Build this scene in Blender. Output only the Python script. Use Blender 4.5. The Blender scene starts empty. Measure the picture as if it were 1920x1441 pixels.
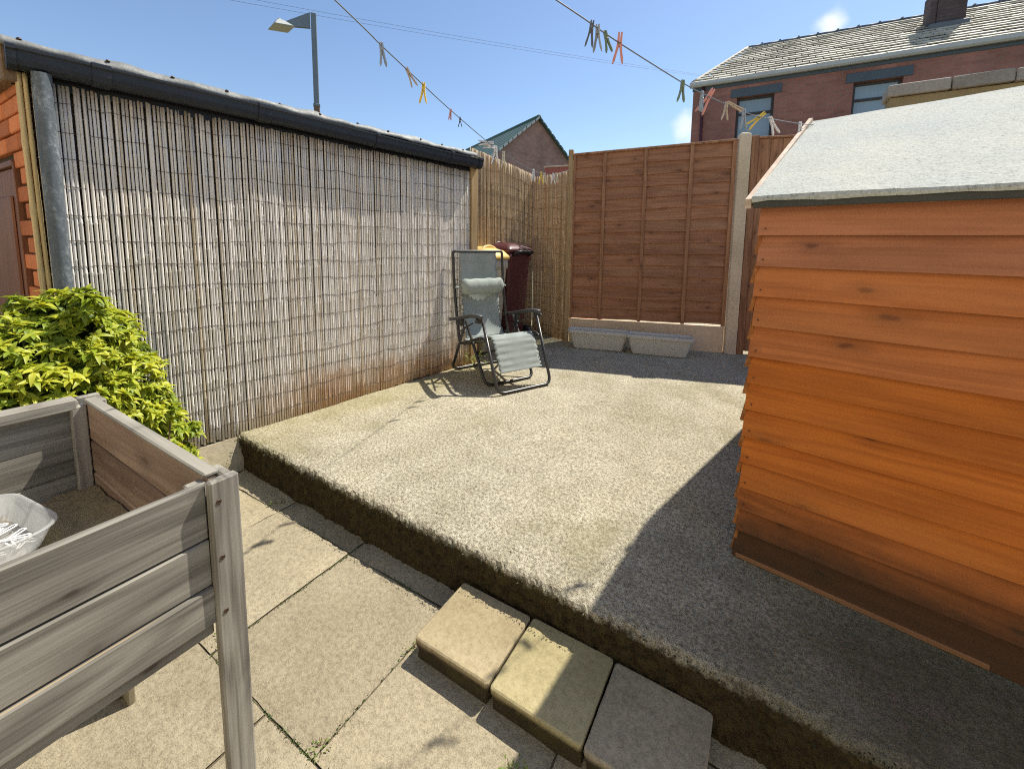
import bpy, math, random
from math import sin, cos, pi, radians, hypot
from mathutils import Vector, Matrix, noise as mnoise

random.seed(11)
SC = bpy.context.scene
COL = SC.collection

# ------------------------------------------------------------------ camera
PITCH, ROLL, YAW = radians(6.5), radians(.8), radians(31.0)
EYE = Vector((0, 0, 1.5))
fw = Vector((-sin(YAW) * cos(PITCH), cos(YAW) * cos(PITCH), -sin(PITCH)))
r0 = Vector((cos(YAW), sin(YAW), 0))
u0 = r0.cross(fw)
rr = r0 * cos(ROLL) + u0 * sin(ROLL)
uu = u0 * cos(ROLL) - r0 * sin(ROLL)
cam = bpy.data.cameras.new('camera')
cam.sensor_fit = 'HORIZONTAL'
cam.sensor_width = 36
cam.lens = 797 / 1920 * 36
cam.shift_x = 0
cam.shift_y = -(720.5 - 545) / 1920
cam.clip_start = .02
cam.clip_end = 900
camo = bpy.data.objects.new('camera', cam)
COL.objects.link(camo)
camo.matrix_world = Matrix(((rr.x, uu.x, -fw.x, EYE.x), (rr.y, uu.y, -fw.y, EYE.y), (rr.z, uu.z, -fw.z, EYE.z), (0, 0, 0, 1)))
SC.camera = camo

# ------------------------------------------------------------------ world, sun, exposure
SUN = Vector((.27, .61, 1.0)).normalized()
w = bpy.data.worlds.new('World')
SC.world = w
w.use_nodes = True
wt = w.node_tree
bg = wt.nodes['Background']
sky = wt.nodes.new('ShaderNodeTexSky')
sky.sky_type = 'NISHITA'
sky.sun_disc = False
sky.sun_elevation = math.asin(SUN.z)
sky.sun_rotation = math.atan2(SUN.x, SUN.y)
sky.altitude = 80
sky.air_density = 1.0
sky.dust_density = .35
sky.ozone_density = 2.4


def puff(d, size, amount, prev):
    """a small soft cloud in direction d"""
    tc = wt.nodes.new('ShaderNodeTexCoord')
    nz = wt.nodes.new('ShaderNodeTexNoise'); nz.inputs['Scale'].default_value = 26; nz.inputs['Detail'].default_value = 6
    wt.links.new(tc.outputs['Generated'], nz.inputs['Vector'])
    dist = wt.nodes.new('ShaderNodeVectorMath'); dist.operation = 'DISTANCE'
    wt.links.new(tc.outputs['Generated'], dist.inputs[0]); dist.inputs[1].default_value = d
    ad = wt.nodes.new('ShaderNodeMath'); ad.operation = 'MULTIPLY_ADD'
    wt.links.new(nz.outputs['Fac'], ad.inputs[0]); ad.inputs[1].default_value = -size * 1.6; wt.links.new(dist.outputs['Value'], ad.inputs[2])
    mr = wt.nodes.new('ShaderNodeMapRange'); mr.interpolation_type = 'SMOOTHSTEP'
    wt.links.new(ad.outputs[0], mr.inputs[0])
    mr.inputs[1].default_value = size * .2; mr.inputs[2].default_value = -size; mr.inputs[3].default_value = 0; mr.inputs[4].default_value = amount
    mx = wt.nodes.new('ShaderNodeMix'); mx.data_type = 'RGBA'
    wt.links.new(mr.outputs[0], mx.inputs[0]); wt.links.new(prev, mx.inputs[6]); mx.inputs[7].default_value = (6.6, 6.7, 6.8, 1)
    return mx.outputs[2]


_sk = puff((.063, .926, .372), .030, .85, sky.outputs[0])
_sk = puff((-.160, .958, .238), .045, .7, _sk)
wt.links.new(_sk, bg.inputs[0])
bg.inputs[1].default_value = .124
sl = bpy.data.lights.new('sun', 'SUN')
sl.energy = 4.8
sl.angle = radians(.6)
sl.color = (1, .955, .85)
slo = bpy.data.objects.new('sun', sl)
COL.objects.link(slo)
slo.rotation_euler = SUN.to_track_quat('Z', 'Y').to_euler()
slo.location = (6, 12, 20)
SC.view_settings.view_transform = 'Standard'
SC.view_settings.look = 'None'
SC.view_settings.gamma = 1
SC.view_settings.use_curve_mapping = False
SC.cycles.filter_width = 1.1
SC.cycles.use_denoising = False
SC.view_settings.exposure = .50


# ------------------------------------------------------------------ object helpers
def link(o, parent=None):
    COL.objects.link(o)
    if parent is not None:
        o.parent = parent
    return o


def tag(o, label=None, cat=None, group=None, kind=None):
    if label: o['label'] = label
    if cat: o['category'] = cat
    if group: o['group'] = group
    if kind: o['kind'] = kind
    return o


def thing(name, label, cat, loc=(0, 0, 0), rz=0, group=None):
    o = bpy.data.objects.new(name, None)
    o.empty_display_size = .1
    link(o)
    o.location = loc
    o.rotation_euler = (0, 0, rz)
    return tag(o, label, cat, group)


class MB:
    """collects faces; build() links them as one mesh object"""

    def __init__(s):
        s.v, s.f, s.sm = [], [], []

    def add(s, vs, fs, smooth=False):
        n = len(s.v)
        s.v += [tuple(p) for p in vs]
        s.f += [tuple(i + n for i in f) for f in fs]
        s.sm += [smooth] * len(fs)
        return s

    def box(s, x0, x1, y0, y1, z0, z1, c=0.0, M=None, jit=0.0):
        """box with chamfer c"""
        if c <= 0:
            vs = [Vector((x, y, z)) for x in (x0, x1) for y in (y0, y1) for z in (z0, z1)]
            fs = [(0, 1, 3, 2), (4, 6, 7, 5), (0, 4, 5, 1), (2, 3, 7, 6), (0, 2, 6, 4), (1, 5, 7, 3)]
        else:
            vs, idx = [], {}
            X, Y, Z = (x0, x1), (y0, y1), (z0, z1)
            for i in (0, 1):
                for j in (0, 1):
                    for k in (0, 1):
                        p = (X[i], Y[j], Z[k])
                        d = (1 if i == 0 else -1, 1 if j == 0 else -1, 1 if k == 0 else -1)
                        for ax in range(3):
                            q = [p[a] + (0 if a == ax else d[a] * c) for a in range(3)]
                            idx[(i, j, k, ax)] = len(vs)
                            vs.append(Vector(q))
            fs = []
            g = lambda i, j, k, a: idx[(i, j, k, a)]
            for s_ in (0, 1):
                a = [g(s_, 0, 0, 0), g(s_, 0, 1, 0), g(s_, 1, 1, 0), g(s_, 1, 0, 0)]
                fs.append(a if s_ == 0 else a[::-1])
                a = [g(0, s_, 0, 1), g(1, s_, 0, 1), g(1, s_, 1, 1), g(0, s_, 1, 1)]
                fs.append(a if s_ == 0 else a[::-1])
                a = [g(0, 0, s_, 2), g(0, 1, s_, 2), g(1, 1, s_, 2), g(1, 0, s_, 2)]
                fs.append(a if s_ == 0 else a[::-1])
            for a_ in (0, 1):
                for b_ in (0, 1):
                    q = [g(a_, b_, 0, 0), g(a_, b_, 1, 0), g(a_, b_, 1, 1), g(a_, b_, 0, 1)]
                    fs.append(q if (a_ + b_) % 2 == 1 else q[::-1])
                    q = [g(a_, 0, b_, 0), g(a_, 1, b_, 0), g(a_, 1, b_, 2), g(a_, 0, b_, 2)]
                    fs.append(q if (a_ + b_) % 2 == 0 else q[::-1])
                    q = [g(0, a_, b_, 1), g(1, a_, b_, 1), g(1, a_, b_, 2), g(0, a_, b_, 2)]
                    fs.append(q if (a_ + b_) % 2 == 1 else q[::-1])
            for i in (0, 1):
                for j in (0, 1):
                    for k in (0, 1):
                        t = [g(i, j, k, 0), g(i, j, k, 1), g(i, j, k, 2)]
                        fs.append(t if (i + j + k) % 2 == 0 else t[::-1])
        if jit:
            vs = [p + Vector((random.uniform(-jit, jit) for _ in range(3))) for p in vs]
        if M is not None:
            vs = [M @ p for p in vs]
        return s.add(vs, fs)

    def tube(s, pts, r, n=8, cap=True, smooth=True, closed=False):
        pts = [Vector(p) for p in pts]
        N = len(pts)
        rs = r if isinstance(r, (list, tuple)) else [r] * N
        vs, fs = [], []
        prev = None
        for i, p in enumerate(pts):
            if closed:
                t = (pts[(i + 1) % N] - pts[i - 1]).normalized()
            else:
                t = (pts[min(i + 1, N - 1)] - pts[max(i - 1, 0)]).normalized()
            if prev is None:
                a = Vector((0, 0, 1)) if abs(t.z) < .9 else Vector((1, 0, 0))
                nrm = (a - t * a.dot(t)).normalized()
            else:
                nrm = prev - t * prev.dot(t)
                nrm = nrm.normalized() if nrm.length > 1e-6 else prev
            prev = nrm
            b = t.cross(nrm)
            for k in range(n):
                an = 2 * pi * k / n
                vs.append(p + (nrm * cos(an) + b * sin(an)) * rs[i])
        M_ = N if closed else N - 1
        for i in range(M_):
            for k in range(n):
                a, c = i * n, ((i + 1) % N) * n
                fs.append((a + k, a + (k + 1) % n, c + (k + 1) % n, c + k))
        if cap and not closed:
            fs.append(tuple(range(n))[::-1])
            fs.append(tuple((N - 1) * n + k for k in range(n)))
        return s.add(vs, fs, smooth)

    def prism(s, poly, h, M=None):
        """poly in local XY extruded 0..h along local Z"""
        n = len(poly)
        vs = [Vector((p[0], p[1], 0)) for p in poly] + [Vector((p[0], p[1], h)) for p in poly]
        fs = [tuple(range(n))[::-1], tuple(range(n, 2 * n))]
        fs += [(i, (i + 1) % n, n + (i + 1) % n, n + i) for i in range(n)]
        if M is not None:
            vs = [M @ p for p in vs]
        return s.add(vs, fs)

    def loft(s, rings, cap0=True, cap1=True, smooth=True, closed=True):
        n = len(rings[0])
        vs = [p for r in rings for p in r]
        fs = []
        for i in range(len(rings) - 1):
            for k in range(n if closed else n - 1):
                fs.append((i * n + k, i * n + (k + 1) % n, (i + 1) * n + (k + 1) % n, (i + 1) * n + k))
        if cap0: fs.append(tuple(range(n))[::-1])
        if cap1: fs.append(tuple((len(rings) - 1) * n + k for k in range(n)))
        return s.add(vs, fs, smooth)

    def sheet(s, P, nu, nv, th=0.0, smooth=True):
        """grid of points P(i,j) -> Vector, optional thickness along the vertex normals"""
        g = [[Vector(P(i, j)) for j in range(nv)] for i in range(nu)]
        vs, fs = [], []
        for i in range(nu):
            for j in range(nv):
                vs.append(g[i][j])
        for i in range(nu - 1):
            for j in range(nv - 1):
                fs.append((i * nv + j, (i + 1) * nv + j, (i + 1) * nv + j + 1, i * nv + j + 1))
        if th:
            m = len(vs)
            for i in range(nu):
                for j in range(nv):
                    a = g[min(i + 1, nu - 1)][j] - g[max(i - 1, 0)][j]
                    b = g[i][min(j + 1, nv - 1)] - g[i][max(j - 1, 0)]
                    nn = a.cross(b).normalized()
                    vs.append(g[i][j] - nn * th)
            fs += [tuple(m + q for q in f[::-1]) for f in fs]
            for i in range(nu - 1):
                fs.append((i * nv, m + i * nv, m + (i + 1) * nv, (i + 1) * nv))
                k = nv - 1
                fs.append((i * nv + k, (i + 1) * nv + k, m + (i + 1) * nv + k, m + i * nv + k))
            for j in range(nv - 1):
                fs.append((j, j + 1, m + j + 1, m + j))
                k = (nu - 1) * nv
                fs.append((k + j, m + k + j, m + k + j + 1, k + j + 1))
        return s.add(vs, fs, smooth)

    def mesh(s, name):
        me = bpy.data.meshes.new(name)
        me.from_pydata(s.v, [], s.f)
        me.polygons.foreach_set('use_smooth', s.sm)
        me.update()
        return me

    def build(s, name, mat, parent=None, loc=None, rz=None, recalc=False):
        me = s.mesh(name)
        if recalc:
            import bmesh
            bm = bmesh.new(); bm.from_mesh(me)
            bmesh.ops.recalc_face_normals(bm, faces=bm.faces)
            bm.to_mesh(me); bm.free()
        if mat is not None:
            for m in (mat if isinstance(mat, (list, tuple)) else [mat]):
                me.materials.append(m)
        o = bpy.data.objects.new(name, me)
        link(o, parent)
        if loc is not None: o.location = loc
        if rz is not None: o.rotation_euler = (0, 0, rz)
        return o


def inst(name, me, parent, loc, rot=(0, 0, 0), scale=(1, 1, 1)):
    o = bpy.data.objects.new(name, me)
    link(o, parent)
    o.location, o.rotation_euler, o.scale = loc, rot, scale
    return o


def rring(cx, cy, hx, hy, r, z, n=6, f=None):
    """rounded rectangle ring"""
    out = []
    r = min(r, hx - 1e-4, hy - 1e-4)
    for qx, qy, a0 in ((1, 1, 0), (-1, 1, pi / 2), (-1, -1, pi), (1, -1, 3 * pi / 2)):
        for k in range(n + 1):
            a = a0 + pi / 2 * k / n
            out.append(Vector((cx + qx * (hx - r) + r * cos(a), cy + qy * (hy - r) + r * sin(a), z)))
    return out


def smooth_path(pts, n=6, closed=False):
    """Catmull-Rom"""
    P = [Vector(p) for p in pts]
    out = []
    for i in range(len(P) - 1):
        p0, p1, p2, p3 = P[max(i - 1, 0)], P[i], P[i + 1], P[min(i + 2, len(P) - 1)]
        for k in range(n):
            t = k / n
            out.append(.5 * ((2 * p1) + (p2 - p0) * t + (2 * p0 - 5 * p1 + 4 * p2 - p3) * t * t + (3 * p1 - p0 - 3 * p2 + p3) * t ** 3))
    out.append(P[-1])
    return out


def round_path(pts, r, n=5):
    """polyline with its corners rounded by radius r"""
    P = [Vector(p) for p in pts]
    out = [P[0]]
    for i in range(1, len(P) - 1):
        a, b = (P[i - 1] - P[i]), (P[i + 1] - P[i])
        d = min(r, a.length * .49, b.length * .49)
        A, B = P[i] + a.normalized() * d, P[i] + b.normalized() * d
        for k in range(n + 1):
            t = k / n
            out.append(A * (1 - t) ** 2 + P[i] * 2 * t * (1 - t) + B * t * t)
    out.append(P[-1])
    return out


# ------------------------------------------------------------------ material helpers
class G:
    def __init__(s, name, rough=.8, spec=.3, metal=0.0):
        s.m = bpy.data.materials.new(name)
        s.m.use_nodes = True
        s.t = s.m.node_tree
        s.b = s.t.nodes['Principled BSDF']
        s.b.inputs['Roughness'].default_value = rough
        s.b.inputs['Specular IOR Level'].default_value = spec
        s.b.inputs['Metallic'].default_value = metal

    def n(s, typ, **kw):
        nd = s.t.nodes.new(typ)
        for k, v in kw.items(): setattr(nd, k, v)
        return nd

    def set(s, inp, v):
        if isinstance(v, bpy.types.NodeSocket): s.t.links.new(v, inp)
        elif v is not None:
            if isinstance(v, tuple) and len(v) == 3 and inp.type == 'RGBA': v = (*v, 1)
            inp.default_value = v

    def co(s, kind='Object', rnd=True):
        """texture space; rnd shifts it by a random amount for each object"""
        tc = s.n('ShaderNodeTexCoord').outputs[kind]
        if not rnd: return tc
        oi = s.n('ShaderNodeObjectInfo').outputs['Random']
        v = s.n('ShaderNodeVectorMath', operation='SCALE')
        s.set(v.inputs[0], (13.1, 7.7, 19.3)); s.set(v.inputs['Scale'], oi)
        a = s.n('ShaderNodeVectorMath', operation='ADD')
        s.set(a.inputs[0], tc); s.set(a.inputs[1], v.outputs[0])
        return a.outputs[0]

    def map(s, vec, scale=(1, 1, 1), rot=(0, 0, 0), loc=(0, 0, 0)):
        m = s.n('ShaderNodeMapping')
        s.set(m.inputs['Vector'], vec)
        m.inputs['Scale'].default_value = scale; m.inputs['Rotation'].default_value = rot; m.inputs['Location'].default_value = loc
        return m.outputs[0]

    def noise(s, vec, scale, detail=4, rough=.55, dist=0.0, col=False):
        m = s.n('ShaderNodeTexNoise')
        s.set(m.inputs['Vector'], vec)
        m.inputs['Scale'].default_value = scale; m.inputs['Detail'].default_value = detail
        m.inputs['Roughness'].default_value = rough; m.inputs['Distortion'].default_value = dist
        return m.outputs['Color' if col else 'Fac']

    def voro(s, vec, scale, feature='F1', out='Distance', rand=1.0, dim='3D'):
        m = s.n('ShaderNodeTexVoronoi', feature=feature, voronoi_dimensions=dim)
        s.set(m.inputs['Vector'], vec)
        m.inputs['Scale'].default_value = scale; m.inputs['Randomness'].default_value = rand
        return m.outputs[out]

    def ramp(s, fac, stops, interp='LINEAR'):
        m = s.n('ShaderNodeValToRGB')
        m.color_ramp.interpolation = interp
        el = m.color_ramp.elements
        while len(el) < len(stops): el.new(.5)
        for e, (p, c) in zip(el, stops):
            e.position = p
            e.color = (c, c, c, 1) if isinstance(c, (int, float)) else (*c, 1)
        s.set(m.inputs[0], fac)
        return m.outputs[0]

    def mix(s, fac, a, b, mode='MIX'):
        m = s.n('ShaderNodeMix', data_type='RGBA', blend_type=mode)
        s.set(m.inputs[0], fac); s.set(m.inputs[6], a); s.set(m.inputs[7], b)
        return m.outputs[2]

    def math(s, op, a, b=None, c=None, clamp=False):
        m = s.n('ShaderNodeMath', operation=op, use_clamp=clamp)
        s.set(m.inputs[0], a)
        if b is not None: s.set(m.inputs[1], b)
        if c is not None: s.set(m.inputs[2], c)
        return m.outputs[0]

    def sep(s, vec, ax):
        m = s.n('ShaderNodeSeparateXYZ'); s.set(m.inputs[0], vec)
        return m.outputs[ax]

    def maprange(s, v, a, b, c=0.0, d=1.0):
        m = s.n('ShaderNodeMapRange', clamp=True)
        s.set(m.inputs[0], v); s.set(m.inputs[1], a); s.set(m.inputs[2], b); s.set(m.inputs[3], c); s.set(m.inputs[4], d)
        return m.outputs[0]

    def rand(s):
        return s.n('ShaderNodeObjectInfo').outputs['Random']

    def bump(s, h, strength=.5, dist=.01, prev=None):
        m = s.n('ShaderNodeBump')
        m.inputs['Strength'].default_value = strength; m.inputs['Distance'].default_value = dist
        s.set(m.inputs['Height'], h)
        if prev is not None: s.set(m.inputs['Normal'], prev)
        return m.outputs[0]

    def done(s, color=None, normal=None, rough=None, **kw):
        s.set(s.b.inputs['Base Color'], color)
        if normal is not None: s.set(s.b.inputs['Normal'], normal)
        if rough is not None: s.set(s.b.inputs['Roughness'], rough)
        for k, v in kw.items(): s.set(s.b.inputs[k], v)
        return s.m


def plain(name, c, rough=.6, spec=.4, metal=0, var=.12, scale=30, bump=.1, bd=.002):
    g = G(name, rough, spec, metal)
    v = g.co()
    a = g.noise(v, scale, 5)
    b = g.noise(v, scale * .15, 3)
    k = g.math('ADD', g.math('MULTIPLY', a, .5), g.math('MULTIPLY', b, .5))
    col = g.ramp(k, [(.3, tuple(x * (1 - var) for x in c)), (.7, tuple(min(1, x * (1 + var)) for x in c))])
    return g.done(col, g.bump(a, bump, bd))


def wood(name, axis, light, dark, knot=None, gs=1.0, rough=.75, objvar=.2, fine=.45, bump=.35, dirt=None, bleach=None, knotp=.60):
    """planked timber; axis = index of the grain direction in object space"""
    g = G(name, rough, .25)
    v = g.co()
    sc = [9.0 * gs] * 3; sc[axis] = .75 * gs
    p = g.map(v, tuple(sc))
    a = g.noise(p, 1.0, 3, .5, .35)
    rings = g.math('SINE', g.math('MULTIPLY', a, 42.0))
    rings = g.maprange(rings, -1, 1)
    sc2 = [130.0 * gs] * 3; sc2[axis] = 3.0 * gs
    f = g.noise(g.map(v, tuple(sc2)), 1.0, 4, .6)
    k = g.math('ADD', g.math('MULTIPLY', rings, (1 - fine) * .6), g.math('MULTIPLY', f, fine))
    k = g.math('ADD', k, g.math('MULTIPLY', a, (1 - fine) * .4))
    col = g.ramp(k, [(.25, dark), (.68, light)])
    ht = k
    if knot is not None:
        sk = [8.5 * gs] * 3; sk[axis] = 3.4 * gs; sk[{0: 1, 1: 0, 2: 1}[axis]] = 0.0
        q = g.map(v, tuple(sk))
        nz = g.noise(v, 14 * gs, 2, col=True)
        q2 = g.n('ShaderNodeVectorMath', operation='MULTIPLY_ADD')
        g.set(q2.inputs[0], nz); g.set(q2.inputs[1], (.22, .22, .22)); g.set(q2.inputs[2], q)
        sp_ = g.n('ShaderNodeSeparateXYZ'); g.set(sp_.inputs[0], q2.outputs[0])
        cb_ = g.n('ShaderNodeCombineXYZ')
        g.set(cb_.inputs[0], sp_.outputs[axis]); g.set(cb_.inputs[1], sp_.outputs[{0: 2, 1: 2, 2: 0}[axis]])
        d = g.voro(cb_.outputs[0], 1.0, out='Distance', dim='2D')
        cr = g.sep(g.voro(cb_.outputs[0], 1.0, out='Color', dim='2D'), 0)
        on = g.maprange(cr, knotp, knotp + .02)
        kn = g.math('MULTIPLY', g.maprange(d, .085, .035), on)
        col = g.mix(g.math('MULTIPLY', kn, .75), col, knot)
        halo = g.math('MULTIPLY', g.maprange(d, .30, .08), on)
        col = g.mix(g.math('MULTIPLY', halo, .35), col, knot)
    r = g.rand()
    col = g.mix(1.0, col, g.ramp(r, [(0, 1 - objvar), (1, 1 + objvar * .35)]), 'MULTIPLY')
    big = g.noise(v, 2.3, 3)
    col = g.mix(1.0, col, g.ramp(big, [(.3, .86), (.7, 1.08)]), 'MULTIPLY')
    if bleach is not None:
        col = g.mix(g.math('MULTIPLY', g.maprange(g.noise(p, .6, 4, .6), .5, .72), .6), col, bleach)
    if dirt is not None:      # (colour, z_full, z_none) in object space: splash and damp at the foot
        z = g.sep(g.co('Object', False), 2)
        zz = g.math('ADD', z, g.math('MULTIPLY', g.math('SUBTRACT', g.noise(v, 7, 5, .65), .5), .16))
        col = g.mix(g.math('MULTIPLY', g.maprange(zz, dirt[2], dirt[1]), .88), col, dirt[0])
    nrm = g.bump(ht, bump, .003)
    return g.done(col, nrm)


def concrete(name, light, mid, dark, pit=.5, moss=None, rough=.92, bump=.9, bd=.012, gsc=1.0, var=0.0, mossz=None, pitlo=.30, agg=None, damp_shade=False, mamp=.075, fineh=1.0):
    g = G(name, rough, .25)
    v = g.co(rnd=bool(var))
    n1 = g.noise(v, 2.2 * gsc, 5, .6)
    n2 = g.noise(v, 34 * gsc, 6, .7)
    n3 = g.noise(v, 150 * gsc, 3, .75)
    n0 = g.noise(v, .75 * gsc, 6, .62)
    col = g.ramp(g.math('ADD', g.math('MULTIPLY', n1, .55), g.math('MULTIPLY', n2, .45)), [(.33, mid), (.62, light)])
    pits = g.ramp(g.math('ADD', g.math('MULTIPLY', n3, .6), g.math('MULTIPLY', n2, .4)), [(pitlo, 1), (pitlo + .16, 0)])
    col = g.mix(g.math('MULTIPLY', pits, pit), col, dark)
    col = g.mix(1.0, col, g.ramp(n0, [(.32, (.80, .79, .74)), (.52, (1.0, 1.0, 1.0)), (.70, (1.10, 1.09, 1.07))]), 'MULTIPLY')
    if agg is not None:
        sp = g.ramp(g.voro(v, 160 * gsc, out='Distance'), [(.10, 1), (.24, 0)])
        sel = g.maprange(g.sep(g.voro(v, 160 * gsc, out='Color'), 1), .55, .6)
        col = g.mix(g.math('MULTIPLY', g.math('MULTIPLY', sp, sel), .55), col, agg)
    if moss is not None:
        mk = g.maprange(g.noise(v, 1.6, 6, .68), .56, .72)
        col = g.mix(g.math('MULTIPLY', mk, .55), col, moss)
    if damp_shade:      # algae on the strip at the shed foot, plus its shade darkened into the colour
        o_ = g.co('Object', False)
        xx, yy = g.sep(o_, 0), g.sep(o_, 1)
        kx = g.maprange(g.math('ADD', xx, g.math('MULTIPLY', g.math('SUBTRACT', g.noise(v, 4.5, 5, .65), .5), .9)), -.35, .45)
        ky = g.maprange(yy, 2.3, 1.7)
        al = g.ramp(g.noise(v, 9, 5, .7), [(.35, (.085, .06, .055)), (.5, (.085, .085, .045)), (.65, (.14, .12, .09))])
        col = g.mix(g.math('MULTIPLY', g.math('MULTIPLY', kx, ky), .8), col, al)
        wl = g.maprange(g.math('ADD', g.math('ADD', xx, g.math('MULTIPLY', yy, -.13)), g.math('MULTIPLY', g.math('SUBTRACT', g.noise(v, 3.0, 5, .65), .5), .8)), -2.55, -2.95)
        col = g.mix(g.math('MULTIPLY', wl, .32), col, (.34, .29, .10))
    if var:
        col = g.mix(1.0, col, g.ramp(g.rand(), [(0, 1 - var), (1, 1 + var * .5)]), 'MULTIPLY')
    if mossz is not None:      # (colour, dark colour, z below which it is grown over)
        z = g.sep(g.co('Object', False), 2)
        zz = g.math('ADD', z, g.math('MULTIPLY', g.math('SUBTRACT', g.noise(v, 22, 5, .7), .5), mamp))
        mcol = g.ramp(g.noise(v, 26, 6, .75), [(.32, mossz[1]), (.5, mossz[0]), (.72, mossz[3])])
        col = g.mix(g.maprange(zz, mossz[2], mossz[2] - .02), col, mcol)
    h = g.math('ADD', g.math('MULTIPLY', n2, .75), g.math('MULTIPLY', n3, .4))
    return g.done(col, g.bump(h, bump, bd))


def brickwork(name, c1, c2, mortar, bw=.225, bh=.075, axis='x', soot=None):
    g = G(name, .9, .2)
    v = g.co(rnd=False)
    s = g.n('ShaderNodeSeparateXYZ'); g.set(s.inputs[0], v)
    c = g.n('ShaderNodeCombineXYZ')
    g.set(c.inputs[0], s.outputs[0 if axis == 'x' else 1]); g.set(c.inputs[1], s.outputs[2])
    b = g.n('ShaderNodeTexBrick')
    g.set(b.inputs['Vector'], c.outputs[0])
    b.inputs['Color1'].default_value = (*c1, 1); b.inputs['Color2'].default_value = (*c2, 1); b.inputs['Mortar'].default_value = (*mortar, 1)
    b.inputs['Scale'].default_value = 1; b.inputs['Mortar Size'].default_value = .006
    b.inputs['Brick Width'].default_value = bw; b.inputs['Row Height'].default_value = bh; b.inputs['Mortar Smooth'].default_value = .2
    n = g.noise(v, 1.1, 5, .6)
    col = g.mix(1.0, b.outputs['Color'], g.ramp(n, [(.3, .72), (.7, 1.15)]), 'MULTIPLY')
    if soot is not None:
        col = g.mix(g.math('MULTIPLY', g.maprange(g.noise(v, .7, 6, .65), .5, .7), .6), col, soot)
    h = g.math('ADD', g.math('MULTIPLY', b.outputs['Fac'], -1.0), g.math('MULTIPLY', g.noise(v, 60, 3), .3))
    return g.done(col, g.bump(h, .6, .006))


MAT = {}
MAT['patio'] = concrete('rough_concrete', (.76, .69, .52), (.55, .485, .345), (.09, .075, .045), pit=.95, moss=(.27, .235, .12),
                        bump=1.0, bd=.016, mossz=((.062, .042, .016), (.020, .015, .008), .197, (.095, .075, .024)), agg=(.70, .64, .52), pitlo=.405, gsc=1.9, damp_shade=True)
MAT['paving'] = concrete('paving_concrete', (.47, .40, .27), (.34, .285, .19), (.11, .085, .05), pit=.55, bump=.8, bd=.009, gsc=1.7, var=.16, pitlo=.385,
                         agg=(.6, .54, .45), moss=(.30, .25, .14))
MAT['joint'] = concrete('joint_dirt', (.17, .135, .085), (.10, .085, .05), (.04, .04, .02), moss=(.10, .11, .03), bump=.8)
MAT['ground'] = concrete('ground_soil', (.16, .15, .10), (.11, .11, .06), (.05, .05, .03), moss=(.07, .09, .03), bump=.5)
MAT['slab_pink'] = concrete('buff_slab', (.40, .325, .20), (.31, .25, .145), (.15, .11, .06), pit=.5, bump=.4, bd=.005, moss=(.34, .28, .14), pitlo=.36, gsc=1.6, mossz=((.055, .040, .020), (.022, .017, .009), .079, (.085, .065, .03)), mamp=.014)
MAT['slab_yellow'] = concrete('yellow_slab', (.42, .355, .195), (.32, .27, .14), (.14, .11, .05), pit=.5, bump=.35, bd=.005, moss=(.25, .235, .11), pitlo=.35, gsc=1.6, mossz=((.055, .042, .018), (.022, .018, .008), .079, (.085, .07, .028)), mamp=.014)
MAT['slab_grey'] = concrete('grey_slab', (.42, .355, .245), (.29, .245, .165), (.12, .10, .07), pit=.5, bump=.45, bd=.005, moss=(.20, .15, .13), pitlo=.38, gsc=1.6, mossz=((.045, .036, .020), (.018, .015, .009), .079, (.07, .055, .03)), mamp=.014)
MAT['render_cream'] = concrete('cream_render', (.74, .63, .47), (.66, .56, .42), (.4, .35, .27), pit=.2, bump=.4)
MAT['block'] = concrete('mossy_block', (.055, .042, .021), (.034, .027, .014), (.012, .010, .006), pit=.6, bump=.9, moss=(.09, .085, .02))
MAT['plinth'] = concrete('plinth_concrete', (.42, .36, .25), (.32, .27, .17), (.12, .10, .06), pit=.4, moss=(.25, .22, .10), bump=.6)
MAT['gravel_board'] = concrete('gravel_board_concrete', (.80, .62, .43), (.68, .51, .34), (.25, .18, .11), pit=.2, bump=.3, bd=.004,
                               moss=(.40, .30, .18))
MAT['post_concrete'] = concrete('concrete_post', (.74, .60, .43), (.60, .48, .33), (.25, .20, .14), pit=.25, bump=.35, bd=.004, moss=(.40, .35, .26))
MAT['coping'] = concrete('coping_stone', (.52, .46, .38), (.36, .31, .26), (.12, .10, .085), pit=.5, bump=.5, moss=(.20, .16, .13), var=.35)
MAT['render_buff'] = concrete('buff_render', (.40, .30, .15), (.30, .225, .11), (.13, .10, .05), pit=.3, bump=.5, moss=(.2, .16, .08))
MAT['shed'] = wood('stained_shed_board', 0, (.60, .178, .026), (.41, .108, .014), (.13, .04, .012), gs=.9, objvar=.14, fine=.66, bump=.22, bleach=(.54, .19, .045), knotp=.60)
MAT['shed_mid'] = wood('shed_board_part_glare', 0, (.56, .19, .056), (.39, .124, .035), (.14, .05, .02), gs=.9, objvar=.12, fine=.66, bump=.22, bleach=(.50, .20, .075), knotp=.60)  # halfway tone towards the glare painted into the top boards
MAT['shed_top'] = wood('shed_board_glare', 0, (.53, .212, .105), (.39, .15, .07), (.15, .06, .035), gs=.9, objvar=.10, fine=.66, bump=.22, bleach=(.46, .20, .10), knotp=.60)  # paler and pinker: glare near the eave put into the colour
MAT['shed_foot'] = wood('stained_shed_board_damp', 0, (.46, .145, .034), (.30, .09, .020), (.10, .04, .012), gs=.9, objvar=.1, fine=.5, bump=.2,
                        dirt=((.038, .026, .014), .11, .27))
MAT['shed_end'] = wood('shed_end_board', 1, (.40, .155, .045), (.26, .09, .022), (.10, .035, .012), gs=.8, objvar=.15)
MAT['bearer'] = wood('shed_bearer', 0, (.30, .15, .07), (.16, .075, .035), objvar=.1)
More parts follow.
